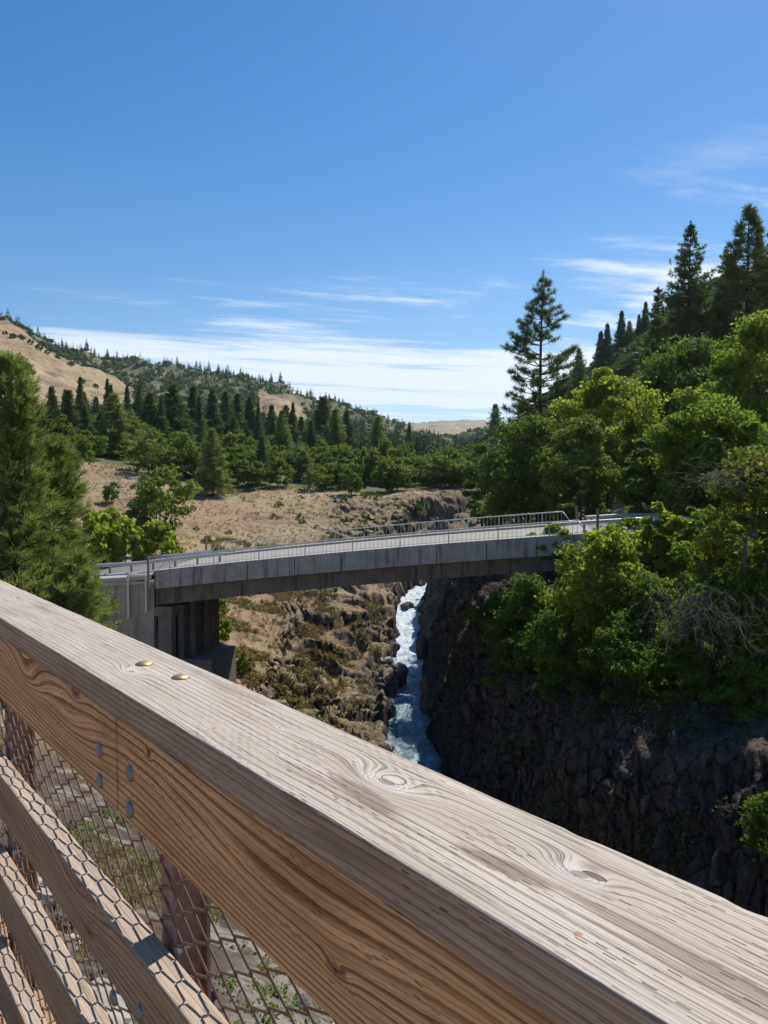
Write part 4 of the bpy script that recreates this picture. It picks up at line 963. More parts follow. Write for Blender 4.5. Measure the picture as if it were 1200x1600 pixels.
# ---- right bank: named trees, (px centre, depth, top py, crown half width px, ...)
def right_trees():
    def bl(px, Y, top, hw, leafm, nc, nl, ls, label, seed, name='broadleaf_tree', cat='tree', base=0.15, stems=1, group=None, open_=0.0, bm=None, zb=None, clr=None, lean=(0, 0), squash=.8):
        X, Yy, z = spot(px, Y)
        if zb is not None: z = zpy(zb, Y)
        nl = int(nl * 1.7); ls *= 0.74; H = max(2.0, fit_H(top, Y, z)); RX = hw / F * Y * 1.08
        z -= 0.4 * (name == 'maple_bush')
        if name == 'maple_bush': base = -0.22; nc = int(nc * 1.3)
        plant(name, broadleaf(seed, H, RX, nc, nl, ls, leafm, bm, base, stems=stems, open_=open_, clr=clr, lean=lean, squash=squash), X, Yy, z, random.uniform(0, 6), 1.0, label, cat, group)
    g1 = 'trees on the right bank'
    bl(830, 84, 648, 88, L_DARK, 60, 15000, .36, 'dark rounded oak directly below the tall lone pine, left edge of the right-hand woods', 101, base=.10, stems=3, group=g1)
    bl(765, 92, 690, 42, L_DARK, 34, 7000, .36, 'smaller dark oak at the very tip of the right bank, overhanging the rock face', 102, base=.06, stems=3, group=g1)
    bl(905, 74, 655, 62, L_OAK, 40, 9000, .34, 'olive green oak in front of the tall yellow-green tree, its trunks behind the bridge railing', 103, base=.16, stems=3, group=g1)
    bl(948, 88, 574, 82, L_MAPLE, 64, 16000, .40, 'tall yellow-green maple standing in the middle of the right-hand woods', 104, base=.12, stems=2, group=g1)
    bl(1075, 96, 505, 85, L_DARK, 60, 12000, .42, 'dark broadleaf tree right under the tall twin conifers', 105, base=.08, group=g1)
    bl(1010, 100, 560, 60, L_DARK, 40, 8000, .42, 'dark tree wedged between the yellow-green maple and the conifers', 106, base=.08, group=g1)
    bl(1185, 84, 490, 95, L_MID, 60, 13000, .40, 'big green leafy tree cut by the right edge, highest of the leafy ones', 107, base=.10, group=g1)
    bl(1100, 64, 600, 92, L_MID, 80, 20000, .32, 'broad fresh-green maple above the right approach road', 108, base=.18, stems=2, group=g1)
    bl(1010, 68, 690, 60, L_DARK, 36, 9000, .32, 'low dark tree at the roadside between the maple and the olive oak', 109, base=.12, stems=2, group=g1)
    bl(1195, 56, 690, 60, L_DARK, 40, 9000, .30, 'dark tree at the right edge behind the yellowing branches', 110, base=.12, group=g1)
    bl(1165, 40, 688, 78, L_YEL, 42, 8500, .24, 'nearby tree with yellow and orange tinged leaves and bare grey twigs, right edge', 111, base=.22, open_=.22, group=g1, clr=1.0, bm=B_DEAD)
    # bushes hugging the slope under the road
    g2 = 'leafy bushes on the right gorge slope'
    bl(952, 46, 806, 78, L_MAPLE, 70, 15000, .23, 'bright yellow-green bush rising over the right end of the bridge girder', 121, 'maple_bush', 'bush', base=.02, stems=5, zb=1010, group=g2, clr=1.05)
    bl(820, 53, 896, 66, L_SHADE, 44, 10000, .22, 'shaded green bush hanging under the bridge girder, nearest the river', 122, 'maple_bush', 'bush', base=.0, stems=5, zb=1052, group=g2)
    bl(905, 47, 925, 70, L_SHADE, 44, 11000, .20, 'dark green bush below the bright one, at the foot of the bridge pile', 123, 'maple_bush', 'bush', base=.0, stems=5, zb=1064, group=g2)
    bl(1010, 43, 880, 78, L_SHADE, 54, 14000, .20, 'wide shaded bush in the middle of the right slope', 124, 'maple_bush', 'bush', base=.0, stems=5, zb=1070, group=g2)
    bl(1070, 45, 835, 62, L_MID, 44, 9000, .21, 'green bush climbing up to the retaining wall', 125, 'maple_bush', 'bush', base=.0, stems=4, zb=1000, group=g2, open_=.1)
    bl(1120, 38, 890, 80, L_SHADE, 50, 13000, .19, 'shaded bush behind the hanging bare branches', 126, 'maple_bush', 'bush', base=.0, stems=5, zb=1075, group=g2)
    bl(1195, 36, 840, 62, L_SHADE, 40, 9000, .19, 'shaded bush cut by the right edge under the yellowing tree', 127, 'maple_bush', 'bush', base=.0, stems=4, zb=1075, group=g2)
    bl(1204, 27, 1205, 24, L_SHADE, 20, 2200, .14, 'small green plant clinging to the dark right wall low at the right edge', 128, 'maple_bush', 'bush', base=.0, stems=3, zb=1310, group=g2, clr=.42)
    bl(870, 58, 812, 40, L_MID, 24, 4500, .24, 'green bush peeking out between the far railing end and the oak', 129, 'maple_bush', 'bush', base=.0, stems=3, zb=865, group=g2)
    bl(1330, 40, 560, 120, L_MID, 50, 9000, .32, 'green tree added outside the right edge of the view to shade the gorge slope', 131, base=.2, group=g1)  # added beyond the frame to cast shade on the scree
    for i, (px, Y, top, hw, zb, lab) in enumerate(((790, 52, 990, 40, 1085, 'dark low bush drooping over the cliff rim nearest the river'), (890, 45, 1015, 46, 1100, 'dark low bush over the rim below the pile'), (1075, 38, 1010, 54, 1105, 'dark low bush on the rim under the bare branches'), (1170, 34, 1020, 50, 1125, 'dark low bush on the rim at the right edge'))):
        bl(px, Y, top, hw, L_SHADE, 26, 3600, .19, lab, 140 + i, 'rim_bush', 'bush', base=-.2, stems=3, zb=zb, group=g2, open_=.15)
    bl(1055, 50, 792, 36, L_MAPLE, 30, 3600, .22, 'yellow-green bush top hiding the guardrail, right of the bright bush', 151, 'maple_bush', 'bush', base=.0, stems=4, zb=900, group=g2, open_=.15)
    bl(1125, 47, 786, 34, L_MID, 28, 3400, .22, 'loose leafy branches in front of the right road, below the bare twigs', 152, 'maple_bush', 'bush', base=.0, stems=4, zb=900, group=g2, open_=.2)
    bl(985, 56, 788, 30, L_MID, 24, 2600, .22, 'small bush crown at the road edge behind the bright bush', 153, 'maple_bush', 'bush', base=.0, stems=4, zb=860, group=g2, open_=.1)
    bl(1030, 51, 772, 34, L_MAPLE, 30, 4200, .22, 'tall yellow-green bush crown covering the guardrail beside the bright bush', 154, 'maple_bush', 'bush', base=.0, stems=4, zb=880, group=g2)
    bl(1092, 49, 776, 36, L_MID, 30, 4200, .22, 'dense green crown covering the approach road, left of the yellowing tree', 155, 'maple_bush', 'bush', base=.0, stems=4, zb=880, group=g2)
    bl(1270, 50, 560, 100, L_MID, 50, 9000, .34, 'tall green tree added outside the right edge for shade, beside the approach road', 132, base=.15, group=g1)  # another tree added at the side to keep the slope shaded
    bl(1480, 34, 520, 150, L_DARK, 50, 8000, .36, 'dark tree added far outside the right edge of the view for its shade', 133, base=.15, group=g1)  # unseen tree, added only for its shade on the right bank
    bl(775, 57, 905, 38, L_SHADE, 30, 5000, .21, 'small shaded bush closest to the cliff edge beside the river slot', 134, 'maple_bush', 'bush', base=.0, stems=4, zb=1010, group=g2)
    bl(860, 50, 960, 60, L_SHADE, 40, 8000, .20, 'low shaded bush spilling onto the grey scree', 135, 'maple_bush', 'bush', base=.0, stems=4, zb=1075, group=g2)
    bl(965, 41, 955, 60, L_SHADE, 40, 8000, .19, 'low dark bush at the lower fringe of the thicket', 136, 'maple_bush', 'bush', base=.0, stems=4, zb=1085, group=g2)
    bl(1150, 50, 800, 60, L_MID, 40, 8000, .24, 'green bush below the right guardrail', 137, 'maple_bush', 'bush', base=.0, stems=4, zb=930, group=g2)
    bl(1020, 52, 808, 44, L_DARK, 34, 6000, .24, 'dark bush screening the retaining wall just right of the bright bush', 138, 'maple_bush', 'bush', base=.0, stems=4, zb=930, group=g2, open_=.12)
right_trees()

def conifers_right():
    def cf(px, Y, top, hw, seed, label, shape='fir', lv=44, per=7, sparse=.05, base=.08, mat=None, tuft=.75, k=9, w=.07, zb=None, name='conifer_tree', dens=1.0):
        X, Yy, z = spot(px, Y)
        if zb is not None: z = zpy(zb, Y)
        H = fit_H(top, Y, z); RB = hw / F * Y
        plant(name, conifer(seed, H, RB, lv, per, mat or L_FIR, shape, tuft, k, w, base, sparse, dens=dens), X, Yy, z, random.uniform(0, 6), 1.0, label, 'conifer', 'conifers on the right hillside')
    cf(846, 112, 427, 70, 201, 'tall lone pine with a sparse see-through crown standing against the sky', 'ponderosa', 32, 9, .36, .14, L_FIR, .66, 12, .065, name='pine_tree', dens=1.15)
    cf(1072, 120, 348, 104, 202, 'broad dark conifer with pointed top, left one of the tall group', 'fir', 48, 10, .1, .05, None, 1.0, 12, .11)
    cf(1024, 124, 450, 55, 203, 'shorter dark conifer leaning against the left side of the broad one', 'fir', 40, 8, .1, .05, None, .9, 12, .11)
    cf(1128, 122, 388, 66, 204, 'narrow dark conifer between the two tallest', 'fir', 40, 8, .1, .05, None, .9, 12, .11)
    cf(1164, 116, 324, 52, 205, 'tallest conifer with an open spiky crown near the right edge', 'ponderosa', 44, 8, .2, .12, L_FIR, .9, 12, .10)
    cf(1198, 130, 356, 66, 206, 'dark conifer cut by the right edge of the view', 'fir', 40, 8, .1, .05, None, .9, 12, .11)
conifers_right()

# ---- big pine close by on the left
def left_pine():
    for (px, Y, top, hw, seed, lab) in ((18, 30, 562, 120, 301, 'big bushy pine filling the left edge, long light green needles'),
                                        (88, 33, 690, 78, 302, 'lower pine branches and top of a second pine right of the big one')):
        X, _, z = spot(px, Y); z = min(z, -9.5); H = fit_H(top, Y, z); RB = hw / F * Y * 1.05
        plant('pine_tree', conifer(seed, H, RB, 64, 12, L_PINE, 'pine', .42, 12, .030, .10, .12, dens=.85, spread=.34), X, Y, z, 1.0, 1.0, lab, 'pine', 'pines at the left edge')
    X, Y, z = spot(120, 30); z = zpy(1010, 30)
    plant('pine_tree', conifer(303, zpy(868, 30) - z, 1.1, 26, 9, L_PINE, 'pine', .26, 13, .018, .02, .05, dens=1.2, spread=.6), X, Y, z, 0, 1.0, 'small grey green pine sapling in front of the wing wall, just above the railing board', 'pine', 'pines at the left edge')
left_pine()
def bare_branches():
    g = np.random.default_rng(9)
    for (px, py, Y, n, L, lab) in ((1110, 930, 33, 70, 3.2, 'tangle of bare grey branches hanging down the right slope'), (1130, 745, 38, 60, 2.2, 'bare grey twigs reaching out of the yellowing tree over the road')):
        mb = MB(); c = at_depth(px, py, Y)
        for k in range(n):
            a = g.uniform(0, 6.28); p = c + g.normal(size=3) * [1.3, .5, .35]
            d = np.array([math.cos(a) * .6, math.sin(a) * .3, -0.9 if n > 65 else g.uniform(-.3, .4)]); pts = [p]
            for q in range(9):
                d = d + g.normal(size=3) * .34 + [0, 0, -.03]; d /= np.linalg.norm(d); p = p + d * L / 9 * g.uniform(.6, 1.2); pts.append(p)
                if q in (2, 4, 6):
                    e = d + g.normal(size=3) * .7; e /= np.linalg.norm(e); mb.tube([p, p + e * L * .1, p + (e + g.normal(size=3) * .3) * L * .2], [.007, .005, .002], 4, cap=False)
            mb.tube(pts, [.012 * (1 - i / 11) for i in range(10)], 4, cap=False)
        o = mb.build('bare_branch_tangle', B_DEAD, loc=(0, 0, 0)); tag(o, lab, 'branches')
bare_branches()
L_WALL = leaf_mat('dull wall weeds', (0.06, 0.075, 0.025), (0.14, 0.13, 0.055), (0.18, 0.14, 0.09), trans=0.15)
L_BRUSH = leaf_mat('ochre brush', (0.17, 0.12, 0.07), (0.36, 0.28, 0.10), (0.20, 0.23, 0.06), trans=0.15)
# ================================================================ left side and far vegetation
OAKS = [broadleaf(400 + i, 7.0, [4.2, 4.8, 3.6, 4.4][i], 34, 3400, .34, [L_OAK, L_OAK, L_DARK, L_OAK][i], None, .06, stems=[2, 3, 1, 4][i]) for i in range(4)]
PINES = [conifer(420 + i, 16.0, [4.3, 3.8, 4.4, 4.0][i], 38, 12, [L_FIR, L_FIR, L_PINE, L_FIR][i], ['fir', 'fir', 'fir', 'fir'][i], .8, 7, .12, [.08, .10, .12, .06][i], .08, dens=.8, pw=[1.0, .85, .7, 1.1][i]) for i in range(4)]
BUSH = [broadleaf(440 + i, 3.0, 1.9, 22, 2600, .22, [L_MAPLE, L_WEED][i], None, -.2, stems=4) for i in range(2)]
def put(meshes, H0, name, px, pyb, pyt, label, cat, group, wid=None, R0=None, at=None):
    x, y, z = hit(px, pyb) if at is None else at
    z -= 0.15; H = zpy(pyt, y) - z; k = H / H0; kw = k if wid is None else (wid / F * y) / R0
    return plant(name, meshes, x, y, z, random.uniform(0, 6.28), kw, label, cat, group, zs=k)
GP = 'conifers across the plateau left of the river'
for px, b, t, w, m, lab in ((83, 712, 603, 17, 0, 'dark conifer behind the top of the big left pine'), (110, 712, 609, 17, 1, 'dark conifer second in the row from the big left pine'), (133, 712, 633, 15, 3, 'shorter conifer, third in the row from the big left pine'),
        (180, 716, 614, 20, 2, 'wide conifer over the bare brown bank, standing a little apart'), (203, 712, 640, 18, 2, 'short full conifer touching the right side of the wide one'), (160, 710, 632, 14, 0, 'slim conifer tucked to the left of the wide one'),
        (234, 706, 613, 22, 0, 'conifer above the round oaks, first of the long row'), (271, 708, 600, 24, 1, 'dense tall conifer, second of the long row'), (303, 708, 603, 19, 0, 'narrow tall conifer, third of the long row'),
        (333, 706, 607, 19, 3, 'conifer near the middle of the long row'), (353, 704, 611, 16, 1, 'conifer right of the middle of the long row'), (371, 704, 614, 16, 0, 'conifer, sixth of the long row'),
        (391, 704, 619, 16, 3, 'conifer, seventh of the long row'), (425, 704, 632, 13, 0, 'slim conifer below the brown hill patch'), (447, 706, 633, 14, 1, 'conifer just left of the tree with the thin trunk gap'),
        (471, 712, 651, 14, 3, 'lower conifer left of the tallest central one'), (505, 716, 620, 22, 1, 'tall dark conifer standing out in the middle of the plateau'), (548, 704, 661, 12, 0, 'small conifer right of the tall central one'),
        (410, 757, 681, 12, 1, 'conifer with a short bare trunk at the front edge of the plateau'), (474, 752, 703, 14, 2, 'pale young pine at the plateau edge'), (508, 750, 714, 9, 2, 'small pale pine beside the pale young one'),
        (333, 776, 668, 17, 2, 'bushy conifer between the round oaks, branches down to the dry grass'), (652, 732, 682, 8, 0, 'small dark conifer toward the valley mouth'), (662, 735, 686, 7, 3, 'tiny dark conifer beside the valley mouth'), (671, 757, 718, 10, 2, 'small conifer at the right end of the oak band')):
    put(PINES[m], 16.0, 'conifer_tree', px, b, t, lab, 'conifer', GP, w * 1.55, 3.3)
rs = random.Random(44)
for i in range(30):
    px = rs.uniform(60, 640); Y = rs.uniform(200, 300); x = (px - 600) / F * Y; z = ground(x, Y)
    plant('conifer_tree', PINES[rs.choice((0, 0, 1, 2, 3))], x, Y, z - .3, rs.uniform(0, 6), rs.uniform(.8, 1.15), 'mid-size conifer standing among the oaks behind the front rows of the plateau', 'conifer', 'conifers behind the front rows', zs=rs.uniform(.75, 1.15))
GO = 'oaks across the plateau left of the river'
for px, b, t, w, m, lab in ((118, 738, 673, 27, 0, 'round oak right of the big pine, half way up'), (236, 744, 676, 31, 1, 'round oak at the left of the pair under the conifer row'), (286, 748, 680, 28, 3, 'paler round oak at the right of the pair under the conifer row'),
        (362, 748, 668, 27, 0, 'rounded oak right of the bushy conifer'), (390, 742, 680, 18, 2, 'small oak behind the conifer with the bare trunk'), (252, 834, 735, 51, 1, 'large spreading oak alone on the dry slope above the bridge'),
        (174, 788, 748, 15, 2, 'small round tree left of the large spreading oak'), (549, 774, 726, 21, 2, 'dark low oak at the lip of the rocky slope'), (572, 758, 692, 26, 0, 'oak at the left end of the dense oak band'),
        (602, 757, 690, 26, 3, 'oak in the middle of the dense oak band'), (628, 757, 697, 22, 1, 'oak right of the middle of the dense band'), (649, 758, 713, 17, 2, 'smaller oak near the right end of the band'),
        (690, 760, 728, 15, 0, 'low oak close to the river end of the plateau'), (712, 762, 735, 14, 3, 'last low oak before the right-hand woods'), (535, 748, 690, 24, 0, 'oak behind the dark low one'), (205, 700, 665, 16, 1, 'oak showing between the wide conifer and the row')):
    put(OAKS[m], 7.0, 'oak_tree', px, b, t, lab, 'oak', GO, w * 1.18, 4.3)
GB = 'leafy bushes behind the left end of the bridge'
for px, Y, b, t, w, lab in ((150, 70, 905, 795, 32, 'leafy bush beside the big pine, behind the guardrail'), (196, 72, 902, 806, 34, 'middle leafy bush behind the left guardrail'), (243, 73, 898, 812, 32, 'leafy bush nearest the bridge railing, below the spreading oak'), (172, 76, 890, 792, 28, 'taller leafy bush behind the other two'), (268, 76, 892, 842, 16, 'small leafy bush tip by the thin timber post')):
    x = at_depth(px, 800, Y)[0]; put(BUSH[0], 3.0, 'maple_bush', px, b, t, lab, 'bush', GB, w * 1.3, 1.9, at=(x, Y, zpy(b, Y)))
for px, b, t, w, m, lab in ((342, 975, 932, 20, 0, 'bright green bush right beside the bridge pier'), (352, 1010, 965, 17, 0, 'bright green bush lower down the slope by the pier footing'), (384, 1055, 1020, 16, 1, 'yellow-green bush beyond the footing'), (655, 800, 783, 12, 1, 'green bush at the foot of the plateau cliff'), (772, 856, 812, 26, 0, 'green bush behind the middle of the far railing')):
    put(BUSH[m], 3.0, 'green_bush', px, b, t, lab, 'bush', 'bushes on the sunny slope', w, 1.9)
# small shrubs dotted over the dry slope
small = broadleaf(460, 1.0, .8, 14, 420, .13, L_WEED, None, -.3, stems=3)
rs = random.Random(21)
nsh = 0
while nsh < 46:
    px = rs.uniform(300, 650); py = rs.uniform(755, 870)
    x, y, z = hit(px, py)
    if y > 155 or y < 72: continue
    k = rs.uniform(.5, 1.3); plant('small_shrub', small, x, y, z - .05, rs.uniform(0, 6), k, 'little green shrub on the dry slope between the plateau and the bridge', 'shrub', 'little shrubs dotting the dry slope', zs=k * rs.uniform(.6, 1.1)); nsh += 1
# scattered oaks and conifers of the wooded ground behind: individuals
rs = random.Random(5); g = np.random.default_rng(5)
n = 0
while n < 165:
    px = rs.uniform(-60, 900); Y = math.exp(math.log(158) + (math.log(310) - math.log(158)) * rs.random() ** 1.3); x = (px - 600) / F * Y
    if float(vegmask(np.array([x]), np.array([Y]))[0]) < .55: continue
    if px > 720 and Y < 170: continue
    z = ground(x, Y); k = rs.uniform(.75, 1.2)
    lab = 'rounded oak in the woods filling the valley floor' if px < 700 else 'rounded oak on the green slope right of the valley mouth'
    plant('oak_tree', OAKS[rs.randrange(4)], x, Y, z - .3, rs.uniform(0, 6), k, lab, 'oak', 'oaks of the valley floor' if px < 700 else 'oaks on the right valley side'); n += 1
def lowtree(seed, kind):
    g = np.random.default_rng(seed); N = 220 if kind == 'fir' else 150
    if kind == 'fir':
        t = g.uniform(0, 1, N) ** 1.0; a = g.uniform(0, 6.283, N); r = 2.5 * (1 - t) ** .9 * g.uniform(.3, 1.1, N) + .1
        c = np.stack([np.cos(a) * r, np.sin(a) * r, 1.5 + 12.5 * t], 1); v, f, q = leaves(c, 1.25 * (1.1 - t), g, 1.5, .1)
    else:
        d = g.normal(size=(N, 3)); d /= np.linalg.norm(d, axis=1)[:, None]; c = d * g.uniform(.5, 1, N)[:, None] * [3.6, 3.6, 2.3] + [0, 0, 2.7]; v, f, q = leaves(c, 1.5, g, 1.3, .4, outd=d)
    m = MB(); m.tube([(0, 0, -1), (0, 0, 4), (0, 0, 9 if kind == 'fir' else 3)], [.25, .18, .05], 5)
    k = len(v); tv = np.array([tuple(p) for p in m.v]); return v, f, q, m
def single(kind, seed):
    v, f, q, m = lowtree(seed, kind)
    return m.mesh('trunk', [B_PINE]), np_mesh('crown', v, f, 4, False, {'rnd': q}, [L_FAR if kind == 'fir' else L_FAROAK])
LOWF = [single('fir', 500 + i) for i in range(4)]
n = 0; spots_ = []
while n < 235:
    px = rs.uniform(40, 690); Y = math.exp(rs.uniform(math.log(330), math.log(1010))) if n > 120 else rs.uniform(880, 1010)
    x = (px - 600) / F * Y; vm = float(vegmask(np.array([x]), np.array([Y]))[0])
    if vm < .45 and rs.random() > .05: continue
    if n <= 120 and px > 640: continue
    z = ground(x, Y); k = rs.uniform(.35, 1.1) * (1.0 if Y < 600 else 1.15)
    sky = n <= 120
    t = LOWF[rs.randrange(4)]; e = plant('conifer_tree', t, x, Y, z - .5, rs.uniform(0, 6), k, 'small far conifer along the crest of the wooded left ridge' if sky else 'small far conifer on the flank of the wooded left ridge', 'conifer', 'conifers along the left ridge crest' if sky else 'conifers on the left ridge flank')
    n += 1
# a few conifers on the right skyline
for px, Y, top, lab in ((968, 300, 484, 'slim conifer alone on the right skyline'), (946, 300, 504, 'conifer on the right skyline left of the slim one'), (936, 300, 516, 'lower conifer on the right skyline, left of its neighbours'), (1005, 300, 470, 'conifer tip on the right skyline beside the big dark one'),
                        (995, 300, 490, 'small conifer tip just below the one by the big dark conifer'), (902, 330, 543, 'lone small conifer low on the right skyline'), (773, 340, 630, 'tiny conifer on the skyline right of the distant hills'), (980, 300, 500, 'little conifer between the slim one and the dark group'), (1180, 190, 372, 'dark conifer on the dry crest behind the tallest one')):
    x = (px - 600) / F * Y; z = ground(x, Y); H = zpy(top, Y) - z
    if H > 2: plant('conifer_tree', PINES[rs.randrange(4)], x, Y, z - .3, 0, H / 16, lab, 'conifer', 'conifers on the right skyline')
# the woods too many to count: one mass
def woods():
    Vv, Ff, Qq, Mi = [], [], [], 0; base = 0
    prot = [lowtree(600 + i, 'fir') for i in range(3)]; pro2 = [lowtree(620 + i, 'oak') for i in range(4)]
    g = np.random.default_rng(77); outs = {'fir': [[], [], [], 0], 'oak': [[], [], [], 0]}
    N = 17000; px = g.uniform(-80, 1330, N); Y = np.exp(g.uniform(math.log(230), math.log(1250), N)); X = (px - 600) / F * Y
    vm = vegmask(X, Y); Z = height(X, Y); patch = fbm(X / 45, Y / 45, 2.0, 4)
    for i in range(N):
        if vm[i] < .35: continue
        right = px[i] > 700
        if patch[i] < (-.28 if not right else -.6): continue
        if Y[i] > 650 and right and px[i] > 760: continue
        kind = 'oak' if (right or g.uniform() < (.85 if Y[i] < 600 else .62)) else 'fir'
        p = (pro2 if kind == 'oak' else prot)[g.integers(0, 3)]; s_ = g.uniform(.6, 1.15); a = g.uniform(0, 6.28); ca, sa = math.cos(a), math.sin(a)
        nn = 150 if Y[i] < 450 else 80; v = p[0][:nn * 4] * s_ * (1 if Y[i] < 450 else 1.0)
        w = np.stack([v[:, 0] * ca - v[:, 1] * sa + X[i], v[:, 0] * sa + v[:, 1] * ca + Y[i], v[:, 2] * (1 if kind == 'oak' else .9) + Z[i] - .6], 1)
        o = outs[kind]; o[0].append(w); o[1].append(p[1][:nn] + o[3]); o[2].append(p[2][:nn * 4]); o[3] += len(w)
    for kind, nm, mt, lab in (('oak', 'distant_oak_woods', L_FAROAK, 'green oak woods covering the far hillsides in one mass'), ('fir', 'distant_conifer_woods', L_FAR, 'dark conifer woods strewn over the far left ridge in one mass')):
        o = outs[kind]; me = np_mesh(nm, np.concatenate(o[0]), np.concatenate(o[1]), 4, False, {'rnd': np.concatenate(o[2])}, [mt]); tag(link(nm, me), lab, 'woods', kind='stuff')
woods()
# dry grass and weeds close enough to read as blades
def grass():
    g = np.random.default_rng(31)
    N = 60000; px = g.uniform(-100, 760, N); Y = np.exp(g.uniform(math.log(7), math.log(160), N)); X = (px - 600) / F * Y
    d, side, ry = river_d(X, Y); z, rock, _, _, _ = height(X, Y, True); e = .4; zx = height(X + e, Y); zy = height(X, Y + e); sl = np.hypot(zx - z, zy - z) / e
    ok = (d > 4) & (sl < 1.1) & (fbm(X / 4, Y / 4, 8.8, 3) > np.where(Y < 34, 0.30, -.12)) & ~((side > 0) & (Y < 90) & (X > 2)) & (g.uniform(0, 1, N) < np.where(rock > .5, .45, 1))
    X, Y, z = X[ok], Y[ok], z[ok]; n = len(X); k = 7
    c = np.repeat(np.stack([X, Y, z - .03], 1), k, 0) + g.normal(size=(n * k, 3)) * [.10, .10, 0]
    L_ = np.repeat(g.uniform(.12, .42, n) * np.where(Y < 34, .45, 1), k) * g.uniform(.6, 1.2, n * k); dr = g.normal(size=(n * k, 3)) * .45; dr[:, 2] = 1; dr /= np.linalg.norm(dr, axis=1)[:, None]
    sd_ = np.cross(dr, g.normal(size=(n * k, 3))); sd_ /= np.linalg.norm(sd_, axis=1)[:, None]; w = sd_ * (.012 + np.repeat(Y, k) * .00022)[:, None]
    v = np.stack([c - w, c + w, c + dr * L_[:, None] + w * .3, c + dr * L_[:, None] - w * .3], 1).reshape(-1, 3)
    r = np.repeat(np.clip(np.repeat(g.uniform(0, 1, n), k) + g.uniform(-.1, .1, n * k), 0, 1), 4)
    me = np_mesh('dry_grass', v, np.arange(n * k * 4).reshape(-1, 4), 4, False, {'rnd': r}, [L_GRASS]); tag(link('dry_grass', me), 'dry straw-coloured grass growing over the sunny slopes', 'grass', kind='stuff')
    N = 26000; px = g.uniform(330, 640, N); Y = g.uniform(58, 118, N); X = (px - 600) / F * Y; d, side, ry = river_d(X, Y); z = height(X, Y)
    pt = fbm(X / 3.2, Y / 3.2, 2.8, 3); ok = (d > 3.2) & (side < 0) & (pt > .14); X, Y, z, pt = X[ok], Y[ok], z[ok], pt[ok]; n = len(X); k = 12
    c = np.repeat(np.stack([X, Y, z], 1), k, 0); dr = g.normal(size=(n * k, 3)); dr[:, 2] = np.abs(dr[:, 2]) * 1.0 + .1; dr /= np.linalg.norm(dr, axis=1)[:, None]; L_ = np.repeat(g.uniform(.15, .5, n), k)[:, None]
    v, f, r = leaves(c + dr * L_ * g.uniform(.3, 1, n * k)[:, None], .10, g, 2.2, .2, rnd=np.clip(np.repeat(g.uniform(0, 1, n) * .7 + (pt - .1) * 1.2, k), 0, 1))
    me = np_mesh('dry_brush', v, f, 4, False, {'rnd': r}, [L_BRUSH]); tag(link('dry_brush', me), 'low ochre and brown brush clinging to the rocky left bank under the bridge', 'brush', kind='stuff')
    N = 30000; Y = g.uniform(22, 92, N); px = g.uniform(655, 1240, N); X = (px - 600) / F * Y; d, side, ry = river_d(X, Y); z = height(X, Y); pt = fbm(X / 2.6, Y / 2.6, z / 3, 3)
    ok = (side > 0) & (d > 2.6) & (pt > .16); X, Y, z = X[ok], Y[ok], z[ok]; n = len(X); k = 9
    c = np.repeat(np.stack([X, Y, z + .1], 1), k, 0) + g.normal(size=(n * k, 3)) * [.22, .22, .22]; v, f, r = leaves(c, .10, g, 1.9, .2)
    me = np_mesh('wall_plants', v, f, 4, False, {'rnd': r}, [L_WALL]); tag(link('wall_plants', me), 'dull weeds and moss clinging to the shaded right gorge wall', 'plants', kind='stuff')
    N = 9000; X = g.uniform(-9, 3, N); Y = g.uniform(5, 24, N); d, side, ry = river_d(X, Y); z = height(X, Y)
    ok = (fbm(X / 1.6, Y / 1.6, 3.3, 3) > .30) & (d > 3) & (g.uniform(0, 1, N) < .6); X, Y, z = X[ok], Y[ok], z[ok]; n = len(X)
    c = np.repeat(np.stack([X, Y, z + .04], 1), 8, 0) + g.normal(size=(n * 8, 3)) * [.07, .07, .03]; v, f, r = leaves(c, .06, g, 1.7, .5)
    me = np_mesh('green_weeds', v, f, 4, False, {'rnd': r}, [L_WEED]); tag(link('green_weeds', me), 'small green weeds scattered over the grey soil below the railing', 'weeds', kind='stuff')
grass()
# boulders along the river
def boulder(seed, a, b, c, mat):
    g = np.random.default_rng(seed); nu, nv = 22, 15; th = np.linspace(0, 2 * math.pi, nu, endpoint=False)[:, None]; ph = np.linspace(.02, math.pi - .02, nv)[None, :]
    d = np.stack([np.cos(th) * np.sin(ph), np.sin(th) * np.sin(ph), np.cos(ph) + 0 * th], -1); q = np.abs(d) ** 3; r = 1 / (q.sum(-1) ** (1 / 3)) * .86
    r = r * (1 + .22 * fbm(d[..., 0] * 1.6 + seed, d[..., 1] * 1.6, d[..., 2] * 1.6, 3) + .05 * np.round(4 * noise3(d[..., 0] * 3 + seed, d[..., 1] * 3, d[..., 2] * 3)))
    P = d * r[..., None] * [a, b, c]; mb = MB(); mb.quad_grid(P.tolist(), closed_u=True, sm=False); k = len(mb.v); mb.f += [tuple(range(0, nu * nv, nv)), tuple(range(nv - 1, nu * nv, nv))[::-1]]; mb.mi += [0, 0]; mb.sm += [False, False]
    return mb.mesh('boulder', [mat])
def stone(name, c1, c2):
    s = Sh(name); P = s.obj(); n = s.noise(P, 1.6, 6, .65); s.pbr(s.mix(s.rng(n, .35, .65), c1, c2), .9, normal=s.bump(n, .12, .8)); return s.m
S_PALE = stone('pale river stone', (.40, .36, .31), (.27, .24, .21)); S_DARK = stone('dark basalt', (.075, .066, .06), (.15, .13, .115))
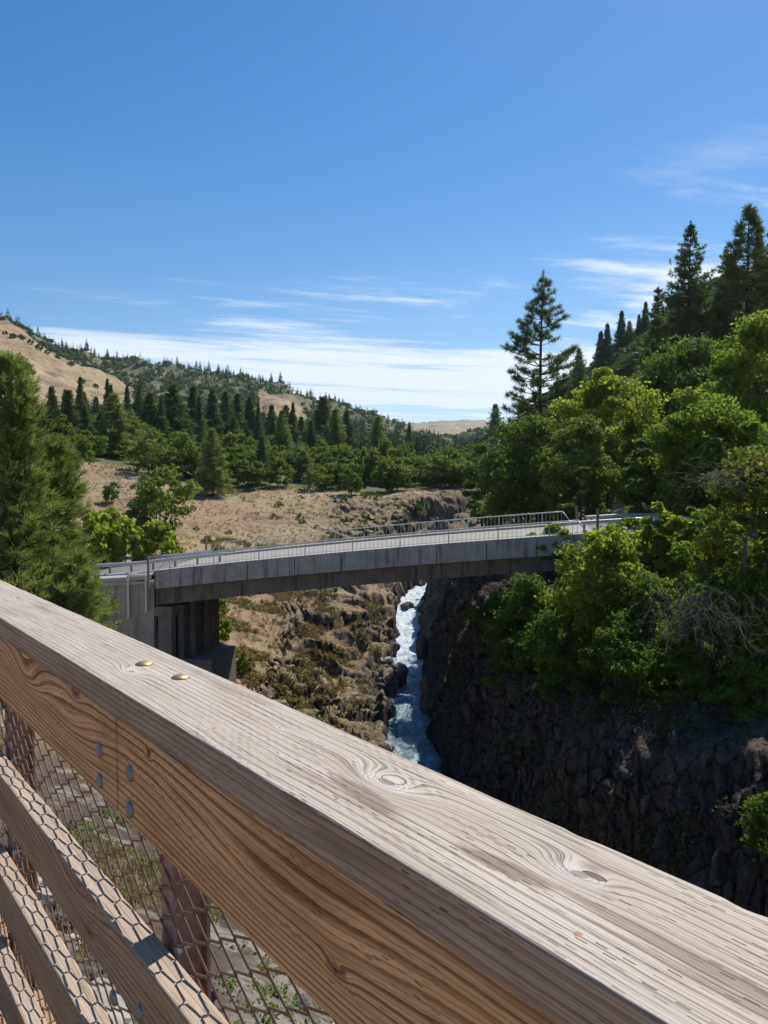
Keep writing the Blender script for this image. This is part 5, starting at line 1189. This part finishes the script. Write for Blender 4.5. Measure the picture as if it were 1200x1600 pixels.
for i, (px, py, Y, a, b, c, mt, lab) in enumerate(((596, 1166, 62, .95, .8, .5, 0, 'pale flat-topped boulder at the water just above the railing board'), (603, 1032, 88, .95, .9, .5, 0, 'small pale slab on the rocks at the bend of the river'),
        (612, 1011, 94, 1.0, 1.0, .9, 1, 'dark rounded boulder standing in the rapids'), (622, 1052, 82, 1.0, 1.1, 1.3, 1, 'big dark boulder below the small pale slab'), (604, 1075, 79, 1.1, 1.2, 1.6, 1, 'dark rock mass at the left waterline below the bend'),
        (606, 1110, 72, .9, 1.0, 1.3, 1, 'dark rock at the left waterline half way down the shaded water'), (590, 1150, 64, .6, .6, .4, 0, 'little grey stone beside the flat-topped boulder'), (660, 1010, 88, .7, 1.2, 1.5, 1, 'dark rock foot jutting from the right wall into the water'),
        (668, 1100, 70, .6, .9, 1.0, 1, 'lower dark rock at the foot of the right wall'), (637, 950, 118, 1.0, 1.3, 1.1, 1, 'grey brown rock at the left of the white rapids'), (668, 1075, 76, .7, 1.0, 1.4, 1, 'dark rounded rock halfway along the right waterline'))):
    p = at_depth(px, py, Y); o = link('boulder', boulder(900 + i, a, b, c, (S_PALE, S_DARK)[mt]), None, None, (p[0], p[1], p[2] - c * .1), i * 1.3); tag(o, lab, 'boulder', 'boulders along the river')

SPUR = broadleaf(470, 3.0, 2.6, 20, 700, .55, L_FAROAK, None, -.2, stems=3)
for i, (px, py) in enumerate(((8, 522), (20, 528), (34, 531), (48, 538), (62, 546), (12, 571), (22, 566), (40, 577), (50, 585), (30, 583), (74, 552), (90, 560), (110, 572), (4, 500), (128, 600), (150, 606), (36, 592), (215, 612), (240, 618), (225, 640))):
    x, y, z = hit(px, py, 150, 1500); k = 1.0 + .6 * ((i * 7) % 5) / 5
    plant('hill_shrub', SPUR, x, y, z, i, k, 'dark round shrub on the bare tan hillside at the far left', 'shrub', 'shrubs on the bare tan hillside')

g = np.random.default_rng(8)
for i in range(46):     # rubble on the bank straight below the railing
    if i < 30: X = g.uniform(-7.5, -3.2); Y = g.uniform(5.5, 13)
    else: X = g.uniform(-4, 1); Y = g.uniform(7, 16)
    s_ = g.uniform(.12, .5) if i % 3 else g.uniform(.4, .9)
    o = link('loose_rock', boulder(960 + i, s_, s_ * g.uniform(.7, 1.1), s_ * g.uniform(.5, .8), (S_DARK, S_PALE)[1 if i % 4 == 0 else 0]), None, None, (X, Y, ground(X, Y) + s_ * .1), g.uniform(0, 6)); tag(o, 'loose rock on the grey bank seen through the chain-link mesh', 'rock', 'loose rocks seen through the chain-link mesh')
print('objects', len(bpy.data.objects))
